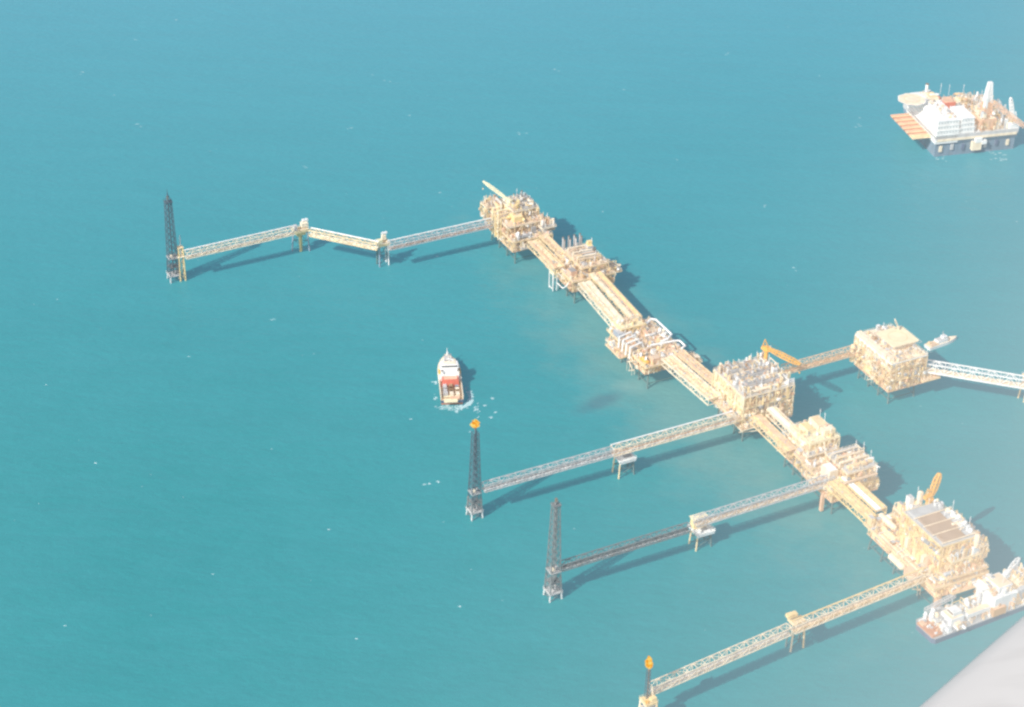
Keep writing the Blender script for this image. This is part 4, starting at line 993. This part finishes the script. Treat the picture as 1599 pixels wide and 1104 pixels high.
for px, py, k in ((767, 652, 3), (770, 622, 2), (775, 643, 1), (757, 634, 2), (733, 612, 2), (671, 755, 2), (683, 753, 2), (662, 757, 1), (734, 674, 1), (640, 655, 1), (728, 606, 2)):
    for i in range(k * 2): sp(px + rr.uniform(-2, 2), py + rr.uniform(-1.5, 1.5), rr.uniform(1, 3), rr.uniform(.6, 1.4), .3)
for i in range(60):
    t = i / 59; sp(714 + 22 * math.sin(t * 2.3) + rr.gauss(0, 1.6), 641 - 30 * t + rr.gauss(0, 1.6), rr.uniform(1, 3.4), rr.uniform(.7, 1.8), rr.uniform(-1, 1))
tag(b.build('wake_foam'), 'broken white foam churned up behind the supply ship', None, None, 'stuff')

# crew boat moored beyond the helideck platform
a, c = survey(1447, 545), survey(1494, 526, 1.5)
d = (c - a); d.z = 0; L = d.length; ang = math.atan2(d.y, d.x); mid = (a + c) / 2; mid.z = 0
r = thing('crew_boat', 'slim white crew boat with pointed bow beyond the helideck platform', 'boat', mid, ang)
ol = hull_outline(L, 6.6, .45); b = MB(); b.prism([(x * .97, y * .9) for x, y in ol], -1, 2.4, 'white', 1.03, top='pale'); b.build('hull', r)
MB().box((-1, 0, 3.5), (9, 4.6, 2.2), 'white').box((-1, 0, 4.75), (8, 4, .25), 'lgrey').build('cabin', r)
MB().box((1.2, 0, 5.6), (3.6, 3.6, 1.6), 'white').box((2.9, 0, 5.7), (.3, 3.2, .8), 'glass').build('wheelhouse', r)
MB().tube((0, 0, 6.2), (0, 0, 10.5), .18, 'lgrey').box((0, 0, 8.6), (.3, 2, .2), 'lgrey').build('mast', r)
MB().box((-L / 2 + 5, 0, 2.8), (7, 5, .7), 'pdeck').box((-L / 2 + 3, 1, 3.6), (2, 2, 1.4), 'cream').build('aft_deck', r)
b = MB(); rr = random.Random(4)
for i in range(12): q = survey(rr.gauss(1450, 5), rr.gauss(549, 2)); foam_patch(b, q.x, q.y, rr.uniform(1, 4), rr.uniform(.6, 1.4), .3, rr)
tag(b.build('stern_foam'), 'small streak of foam at the stern of the crew boat', None, None, 'stuff')

# construction vessel in the south-east
a, c = survey(1457, 1008), survey(1590, 957)
d = (c - a); d.z = 0; ang = math.atan2(d.y, d.x); d.normalize()
L, B = 104.0, 20.0
mid = a + d * L / 2 + Vector((-d.y, d.x, 0)) * B / 2; mid.z = 0
r = thing('construction_ship', 'white construction ship with a red-brown end deck beside the aircraft wing', 'ship', mid, ang)
ol = [(-L / 2 + 1.5, -B / 2), (L / 2 - 20, -B / 2), (L / 2 - 6, -B / 4), (L / 2, 0), (L / 2 - 6, B / 4), (L / 2 - 20, B / 2), (-L / 2 + 3, B / 2), (-L / 2, B / 2 - 4), (-L / 2, -B / 2 + 2)]
b = MB(); b.prism([(x * .99, y * .96) for x, y in ol], -3, 3.6, 'navy', 1.01, top='grey'); b.build('hull', r)
b = MB(); b.box((-L / 2 + 4.2, -1, 4.3), (7, B - 6, 1.4), 'hullred'); b.box((-L / 2 + 2.4, 3, 5.4), (3, 4, 1.4), 'pink')
for k in range(9): b.box((-L / 2 + 3.6 + (k * 3) % 4, -7 + k * 1.6, 5.5), (1.4 + k % 3, .9, 1 + (k * 2) % 3 * .5), ('white', 'pink', 'hullred', 'lgrey')[k % 4])
b.build('stern_roller_deck', r)
class VP(Plat):
    def __init__(s, r, seed): s.r = r; s.rng = random.Random(seed)
v = VP(r, 21)
WH = ('white', 'white', 'lgrey', 'pale', 'white', 'grey')
v.scatter(34, 3.7, -L / 2 + 8, -26, -B / 2, B / 2, 4.5, WH, (1.5, 4)); v.fittings(3.65, -L / 2 + 8, L / 2 - 24, -B / 2, B / 2, 2.6, .3)
hs = v.box('deckhouse', (-L / 2 + 19, -2, 7), (9, 9, 6.6), 'white', 'pale', 2)
MB().box((-L / 2 + 20, -2, 11.8), (6, 6, 2.4), 'white').box((-L / 2 + 16.9, -2, 11.9), (.3, 5, 1), 'glass').build('wheelhouse', hs)
v.vvessel(-L / 2 + 9, 4, 3.7, 6, 1.5, 'white'); v.vvessel(-L / 2 + 12, 6.6, 3.7, 6, 1.3, 'white'); v.vvessel(-L / 2 + 8, 8, 3.7, 4, 1.0, 'white')
b = MB(); lattice(b, 22, 0, -1.0, 1.0, 0, 2.0, .4, 'lgrey', 2.4)
o = b.build('crane_boom', r); o.location = (-L / 2 + 8, B / 2 - 1.5, 8); o.rotation_euler = (0, R(-6), R(3))
v.box('gangway', (-L / 2 + 36, -4, 7.5), (18, 3.8, 2.6), 'white', 'pale', 3)
v.box('deckhouse', (-L / 2 + 52, 0, 9.6), (16, B - 3, 11.8), 'white', 'white', 2.6); v.box('deckhouse', (-L / 2 + 54, 1, 17.4), (10, 12, 3.6), 'white', 'pale', 2)
v.box('helideck', (-L / 2 + 45, 5, 16.2), (8, 9, .7), 'white'); v.box('deckhouse', (-L / 2 + 47, -B / 2 + 1, 7), (9, 3, 5), 'brown', 'pink', 2)
v.scatter(16, 15.6, -L / 2 + 45, -L / 2 + 60, -8, 8, 4.5, ('white', 'white', 'lgrey', 'pale', 'red'), (1, 3)); v.fittings(15.6, -L / 2 + 44, -L / 2 + 60, -8, 8, 3, .5)
v.scatter(34, 3.7, -8, 46, -B / 2, B / 2, 6, WH, (1.5, 5)); v.facade(4, 15, -L / 2 + 44, -L / 2 + 60, -B / 2 + 1.5, B / 2 - 1.5)
MB().beam((-L / 2 + 44, 8, 18), (-L / 2 + 60, -9, 15.8), 1.4, 'white').build('gangway_tower', r)
v.crane(-L / 2 + 63, 5, 3.7, 13, 13, R(20), R(12), 'white', 1.5, mast=False, depth=2.2); v.crane(-L / 2 + 66, -6, 3.7, 8, 24, R(10), R(12), 'lgrey', 1.0, mast=False, depth=1.8)
v.box('deckhouse', (-L / 2 + 72, 3, 10), (12, 12, 12), 'pale', 'white', 2)
v.scatter(26, 3.7, -L / 2 + 8, -L / 2 + 44, -B / 2 + .5, B / 2 - .5, 7, WH, (1, 3)); v.fittings(15.7, -L / 2 + 66, -L / 2 + 78, -3, 9, 4, .5); v.scatter(12, 3.7, -L / 2 + 28, -L / 2 + 46, 0, B / 2, 9, ('brown', 'lgrey', 'white', 'pink'), (1, 3))
v.masts([(-L / 2 + 50, 4, 16, 8), (-L / 2 + 54, -2, 19, 7), (-L / 2 + 20, 1, 12, 6), (-L / 2 + 17, -4, 10, 6)])
b = MB(); railing(b, -L / 2 + 8, L / 2 - 24, -B / 2 + .5, B / 2 - .5, 3.7, 'white'); b.build('railing', r)

# semi-submersible rig in the north-east
c0 = survey(1460, 226, 12); ra = R(15)
Lr, Wr = 74.0, 66.0
ex = Vector((math.cos(ra), math.sin(ra), 0)); ey = Vector((-math.sin(ra), math.cos(ra), 0))
mid = c0 + ex * Lr / 2 + ey * Wr / 2; mid.z = 0
r = thing('drilling_rig', 'white offshore drilling rig with a round helideck and a tapering derrick', 'drilling rig', mid, ra)
v = VP(r, 33)
MB().box((0, 0, 4), (Lr - 3, Wr - 3, 15.6), 'hull_shade').build('shaded_lower_hull', r)  # box coloured as the dark band of shade below the deck
for k in range(7): MB().box((-Lr / 2 + 6 + k * 10, -Wr / 2 + 1.1, 7 + k % 2), (2.4, 1.4, 5), ('pale', 'lgrey', 'navy')[k % 3]).build('fender', r)
b = MB(); b.box((0, 0, 17.3), (Lr, Wr, 3.4), 'lgrey'); b.box((0, 0, 13.8), (Lr - 1, Wr - 1, 3.6), 'hull_shade'); b.box((0, -Wr / 2 - .2, 15.2), (Lr * .96, .5, 2.0), 'pale'); b.build('hull_deck', r)
b = MB(); railing(b, -Lr / 2, Lr / 2, -Wr / 2, Wr / 2, 19, 'white'); b.build('railing', r)
# living quarters: stacked tiers at the western side
for (x0, x1, y0, y1, tiers) in ((-Lr / 2, -Lr / 2 + 20, -Wr / 2, Wr / 2 - 8, 5), (-Lr / 2 + 21.5, -Lr / 2 + 34, -Wr / 2 + 1, -Wr / 2 + 26, 5)):
    q = None
    for k in range(tiers):
        z = 12 + k * 4.1; ins = .7 * max(0, k - 2)
        b = MB(); b.box(((x0 + x1) / 2, (y0 + y1) / 2, z + 1.9), (x1 - x0 - ins, y1 - y0 - ins, 3.3), 'white'); b.box(((x0 + x1) / 2, (y0 + y1) / 2, z + 3.8), (x1 - x0 + .8 - ins, y1 - y0 + .8 - ins, .45), 'white')
        if q is None: q = b.build('living_quarters', r)
        else: b.build('deck_tier', q)
        nn = int((x1 - x0) / 2.6)
        for i in range(nn): MB().box((x0 + 1.6 + i * 2.6, y0 + ins / 2 - .05, z + 2.1), (1.0, .2, .7), 'grey').build('window', q)
v.scatter(10, 32.6, -Lr / 2 + 7, -Lr / 2 + 19, -Wr / 2 + 14, Wr / 2 - 8, 2, ('white', 'pale', 'lgrey', 'white'), (2, 5)); v.fittings(32.6, -Lr / 2 + 7, -Lr / 2 + 19, -Wr / 2 + 4, Wr / 2 - 8, 1.6, .12)
for k in range(3): v.box('roof_duct', (-Lr / 2 + 3 + k * 2.2, -4, 32.9), (.7, 46, .6), 'white')
v.box('module', (-Lr / 2 + 14, 12, 33.6), (8, 12, 2.4), 'pale', 'cream', 2); v.stack(-Lr / 2 + 12, 18, 33, 9, 1.3, 'white')
# helideck
hq = Vector(survey(1424, 155, 36)) - mid; hq = Vector((hq.dot(ex), hq.dot(ey), 36))
b = MB(); b.lathe(tuple(hq), [(11.5, -.9), (12.4, 0)], 'white', 8, False); b.lathe(tuple(hq + Vector((0, 0, .02))), [(11.6, 0), (11.6, .12)], 'pale', 8, False); hp = b.build('helideck', r)
b = MB()
for k in range(6):
    a_ = k * math.pi / 3; b.beam((hq.x + 8 * math.cos(a_), hq.y + 8 * math.sin(a_), 35), (max(hq.x + 3, -Lr / 2 + 3) + 2 * math.cos(a_), min(hq.y, Wr / 2 - 12) + 3 * math.sin(a_), 22), .5, 'white')
b.build('support_frame', hp)
b = MB()
for k in range(32):
    a0, a1 = 2 * math.pi * k / 32, 2 * math.pi * (k + 1) / 32
    b.add([(hq.x + rr_ * math.cos(a_), hq.y + rr_ * math.sin(a_), 36.2) for rr_, a_ in ((6, a0), (6.8, a0), (6.8, a1), (6, a1))], [(0, 1, 2, 3)], 'cream')
b.build('landing_circle', hp)
# pipe cantilever west: sloping red striped riser racks
b = MB(); n = 12
for k in range(n):
    y = -Wr / 2 + 9 + k * 3.8; col = 'cream' if k < 2 else ('pink' if k % 2 else 'hullred')
    b.box((-Lr / 2 - 8.5, y, 15.2), (17, 3.1, .7), col); b.tube((-Lr / 2 - 17, y + 1.7, 15.9), (-Lr / 2, y + 1.7, 15.9), .45, 'pink' if k % 2 else 'cream')
b.build('riser_rack', r)
# middle decks
v.scatter(34, 19, -Lr / 2 + 24, Lr / 2 - 4, -Wr / 2 + 4, Wr / 2, 7, ('white', 'pale', 'lgrey', 'cream', 'pink', 'grey'), (2, 7))
v.scatter(16, 19, -Lr / 2 + 22, 6, 0, Wr / 2, 8, ('red', 'pink', 'white', 'cream', 'grey'), (2, 6))
v.box('module', (-8, 12, 24), (10, 12, 10), 'red', 'pink', 3); v.box('module', (3, -14, 22), (13, 8, 7), 'orange', 'yellow', 3); v.box('module', (-1, 2, 22), (10, 12, 7), 'lgrey', 'grey', 3)
v.box('module', (18, -14, 21), (14, 10, 5), 'pale', 'white', 2); v.box('module', (8, 16, 23), (9, 9, 8), 'pale', 'cream', 2); v.fittings(27, 4, 12, 12, 20, 4, .5)
for k in range(7): v.hvessel(14 + k * 2.6, -18, 19, 7, 1.0, 'white', False)
v.box('lifeboat_station', (-Lr / 2 + 38, -Wr / 2 - 1, 13), (6, 3, 4), 'white'); v.box('lifeboat_station', (6, -Wr / 2 - 1.5, 11), (4, 3, 3), 'white'); v.box('module', (-Lr / 2 + 37, -Wr / 2, 8), (8, 4, 8), 'pale', 'lgrey', 2)
# derrick on its substructure
dq = Vector(survey(1540, 172, 34)) - mid; dx, dy = dq.dot(ex), dq.dot(ey)
v.box('drill_floor', (dx, dy, 24), (14, 14, 10), 'pink', 'pale', 2.5); v.fittings(19.1, -Lr / 2 + 22, Lr / 2, -Wr / 2 + 1, Wr / 2 - 2, 6, .22); v.facade(19, 30, dx - 8, dx + 8, dy - 8, dy + 8); v.facade(19, 31, 2, 14, 10, 22)
b = MB(); n = 9; z0, z1 = 29.0, 57
for k in range(n):
    a, c = z0 + (z1 - z0) * k / n, z0 + (z1 - z0) * (k + 1) / n; ha, hc_ = 4.0 - 2.6 * k / n, 4.0 - 2.6 * (k + 1) / n; c4 = [(-1, -1), (1, -1), (1, 1), (-1, 1)]
    for j in range(4):
        q0, q1 = c4[j], c4[(j + 1) % 4]; mm = 'white' if k > 3 else 'pink'
        b.beam((dx + q0[0] * ha, dy + q0[1] * ha, a), (dx + q0[0] * hc_, dy + q0[1] * hc_, c), .9, mm)
        b.beam((dx + q0[0] * ha, dy + q0[1] * ha, a), (dx + q1[0] * hc_, dy + q1[1] * hc_, c), .55, mm); b.beam((dx + q1[0] * ha, dy + q1[1] * ha, a), (dx + q0[0] * hc_, dy + q0[1] * hc_, c), .55, mm)
        b.beam((dx + q0[0] * hc_, dy + q0[1] * hc_, c), (dx + q1[0] * hc_, dy + q1[1] * hc_, c), .5, mm)
b.box((dx, dy, z1 + 1), (3.6, 3.6, 2.0), 'white'); b.box((dx - 2.5, dy - 2, 42), (2.5, 3, 9), 'white')
b.build('derrick', r)
b = MB(); lattice(b, 34, 0, -1.4, 1.4, 0, 2.6, .4, 'pink', 3.0); o = b.build('pipe_conveyor', r); o.location = (dx + 2, dy - 2, 42); o.rotation_euler = (0, R(25), R(-48)); v.scatter(26, 19, dx - 2, Lr / 2 - 2, -Wr / 2 + 2, dy, 9, ('pink', 'white', 'pale', 'cream', 'lgrey'), (1.5, 4))
v.scatter(14, 31, dx - 9, dx + 9, dy - 9, dy + 9, 6, ('pink', 'white', 'pale'), (1, 3))
v.crane(Lr / 2 - 8, -Wr / 2 + 16, 19, 7, 15, R(200), R(62), 'white', 1.6, depth=2.4); v.crane(Lr / 2 - 2, -Wr / 2 + 8, 19, 5, 16, R(100), R(68), 'white', 1.5, depth=2.2)
v.box('module', (Lr / 2 - 4, -Wr / 2 + 7, 20), (9, 12, 6), 'white', 'white', 2)
v.masts([(-10, 22, 30, 10), (0, 26, 26, 10), (10, 20, 30, 8), (-Lr / 2 + 16, -4, 33, 7), (22, 10, 28, 8)])
b = MB(); rr = random.Random(14)
for i in range(26): q = survey(rr.choice((1468, 1475, 1560, 1553)) + rr.gauss(0, 5), rr.choice((248, 239)) + rr.gauss(0, 1.5)); foam_patch(b, q.x, q.y, rr.uniform(1.5, 5), rr.uniform(.8, 1.8), .2, rr)
tag(b.build('surf_foam'), 'white surf breaking at the waterline of the rig', None, None, 'stuff')

# surf at platform legs
# ------------------------------------------------------------------ aircraft wing close to the lens
def wing():
    o3 = Vector((0, 0, ALT))
    def ray(px, py, dist):
        d = (FW * FOC + RT * (px - 799.5) + UP * (552 - py)).normalized(); return o3 + d * dist
    A = ray(1436, 1104, 9.0); B_ = ray(1599, 962, 9.4)
    e = (B_ - A); e.z = 0; span = e.normalized()                       # leading edge, seen against the sea
    A = Vector(A); slope = (B_.z - A.z) / (Vector((B_.x - A.x, B_.y - A.y, 0)).length)
    chord = Vector((span.y, -span.x, 0)).normalized()                   # away from the open sea
    wl = MB(); S0, S1, n = -4.5, 7.0, 12; prof = []
    for k in range(14):
        t = k / 13; x = 2.6 * t ** 1.8; th = 0.19 * (2.97 * math.sqrt(t ** 1.8) - 1.26 * t ** 1.8 - 3.5 * t ** 3.6 + 2.84 * t ** 5.4 - 1.0 * t ** 7.2) * .9
        prof.append((x, max(th, 0.004)))
    ring = [(x, h) for x, h in prof] + [(x, -h * .6) for x, h in reversed(prof[1:])]
    vs = []; m = len(ring)
    for i in range(n + 1):
        s_ = S0 + (S1 - S0) * i / n; base = A + span * s_ + Vector((0, 0, slope * s_))
        for x, h in ring: vs.append(base + chord * x + Vector((0, 0, h - x * .12)))
    fs = [(i * m + j, i * m + (j + 1) % m, (i + 1) * m + (j + 1) % m, (i + 1) * m + j) for i in range(n) for j in range(m)]
    r = thing('aircraft_wing', 'pale grey aircraft wing crossing the bottom right corner', 'aircraft wing', A, 0)
    wl.add([p_ - A for p_ in vs], fs, 'wing', True)
    wl.add([p_ - A for p_ in vs], [tuple(range(m - 1, -1, -1)), tuple(range(n * m, (n + 1) * m))], 'wing')
    wl.build('wing_skin', r)
def wing_mat():
    m, n, l = new_mat('wing_paint')
    b = n.new('ShaderNodeBsdfPrincipled'); b.inputs['Roughness'].default_value = 0.45
    tc = n.new('ShaderNodeNewGeometry'); mp = n.new('ShaderNodeMapping'); mp.inputs['Rotation'].default_value = (0, 0, -.7); mp.inputs['Scale'].default_value = (1.2, 9, 1)
    nz = n.new('ShaderNodeTexNoise'); nz.inputs['Scale'].default_value = 1.3; nz.inputs['Detail'].default_value = 3
    l.new(tc.outputs['Position'], mp.inputs[0]); l.new(mp.outputs[0], nz.inputs['Vector'])
    cr = n.new('ShaderNodeValToRGB'); cr.color_ramp.elements[0].position = .3; cr.color_ramp.elements[0].color = (.47, .46, .445, 1)
    cr.color_ramp.elements[1].position = .5; cr.color_ramp.elements[1].color = (.535, .525, .51, 1)
    l.new(nz.outputs[0], cr.inputs[0]); l.new(cr.outputs[0], b.inputs['Base Color']); finish(m, b.outputs[0], False); return m
M['wing'] = wing_mat()
wing()

# ------------------------------------------------------------------ light, sky, camera
SUN_EL = 40.5
shadow = Vector((0.80, 0.81, 0)).normalized()                        # direction shadows fall on the water
to_sun = (-shadow * math.cos(R(SUN_EL)) + Vector((0, 0, math.sin(R(SUN_EL))))).normalized()
sd = bpy.data.lights.new('sun', 'SUN'); sd.energy = 4.6; sd.angle = R(0.5); sd.color = (1.0, 0.955, 0.88)
so = bpy.data.objects.new('sun', sd); COL.objects.link(so); so.location = (0, 0, 900)
so.rotation_euler = (-to_sun).to_track_quat('-Z', 'Y').to_euler()
w = bpy.data.worlds.new('World'); sc.world = w; w.use_nodes = True
wn, wl_ = w.node_tree.nodes, w.node_tree.links; wn.clear()
sky = wn.new('ShaderNodeTexSky'); sky.sky_type = 'NISHITA'; sky.sun_disc = False
sky.sun_elevation = R(SUN_EL); sky.sun_rotation = math.atan2(to_sun.x, to_sun.y); sky.altitude = 300; sky.dust_density = 2.5
bg = wn.new('ShaderNodeBackground'); bg.inputs[1].default_value = 0.13
ow = wn.new('ShaderNodeOutputWorld'); wl_.new(sky.outputs[0], bg.inputs[0]); wl_.new(bg.outputs[0], ow.inputs[0])

cd = bpy.data.cameras.new('camera'); cam = bpy.data.objects.new('camera', cd); COL.objects.link(cam)
cd.sensor_fit = 'HORIZONTAL'; cd.sensor_width = 36.0; cd.lens = 36.0 * FOC / 1599.0
cd.clip_start = 0.5; cd.clip_end = 60000
cam.matrix_world = Matrix(((RT.x, UP.x, -FW.x, 0), (RT.y, UP.y, -FW.y, 0), (RT.z, UP.z, -FW.z, ALT), (0, 0, 0, 1)))
cd.dof.use_dof = True; cd.dof.focus_distance = 1350; cd.dof.aperture_fstop = 7.0
sc.camera = cam
sc.view_settings.view_transform = 'Standard'; sc.view_settings.look = 'None'
sc.view_settings.exposure = 0; sc.view_settings.gamma = 1
sc.render.engine = 'CYCLES'
sc.cycles.filter_width = 2.5
sc.cycles.use_denoising = True
sc.cycles.max_bounces = 6; sc.cycles.diffuse_bounces = 3; sc.cycles.glossy_bounces = 2
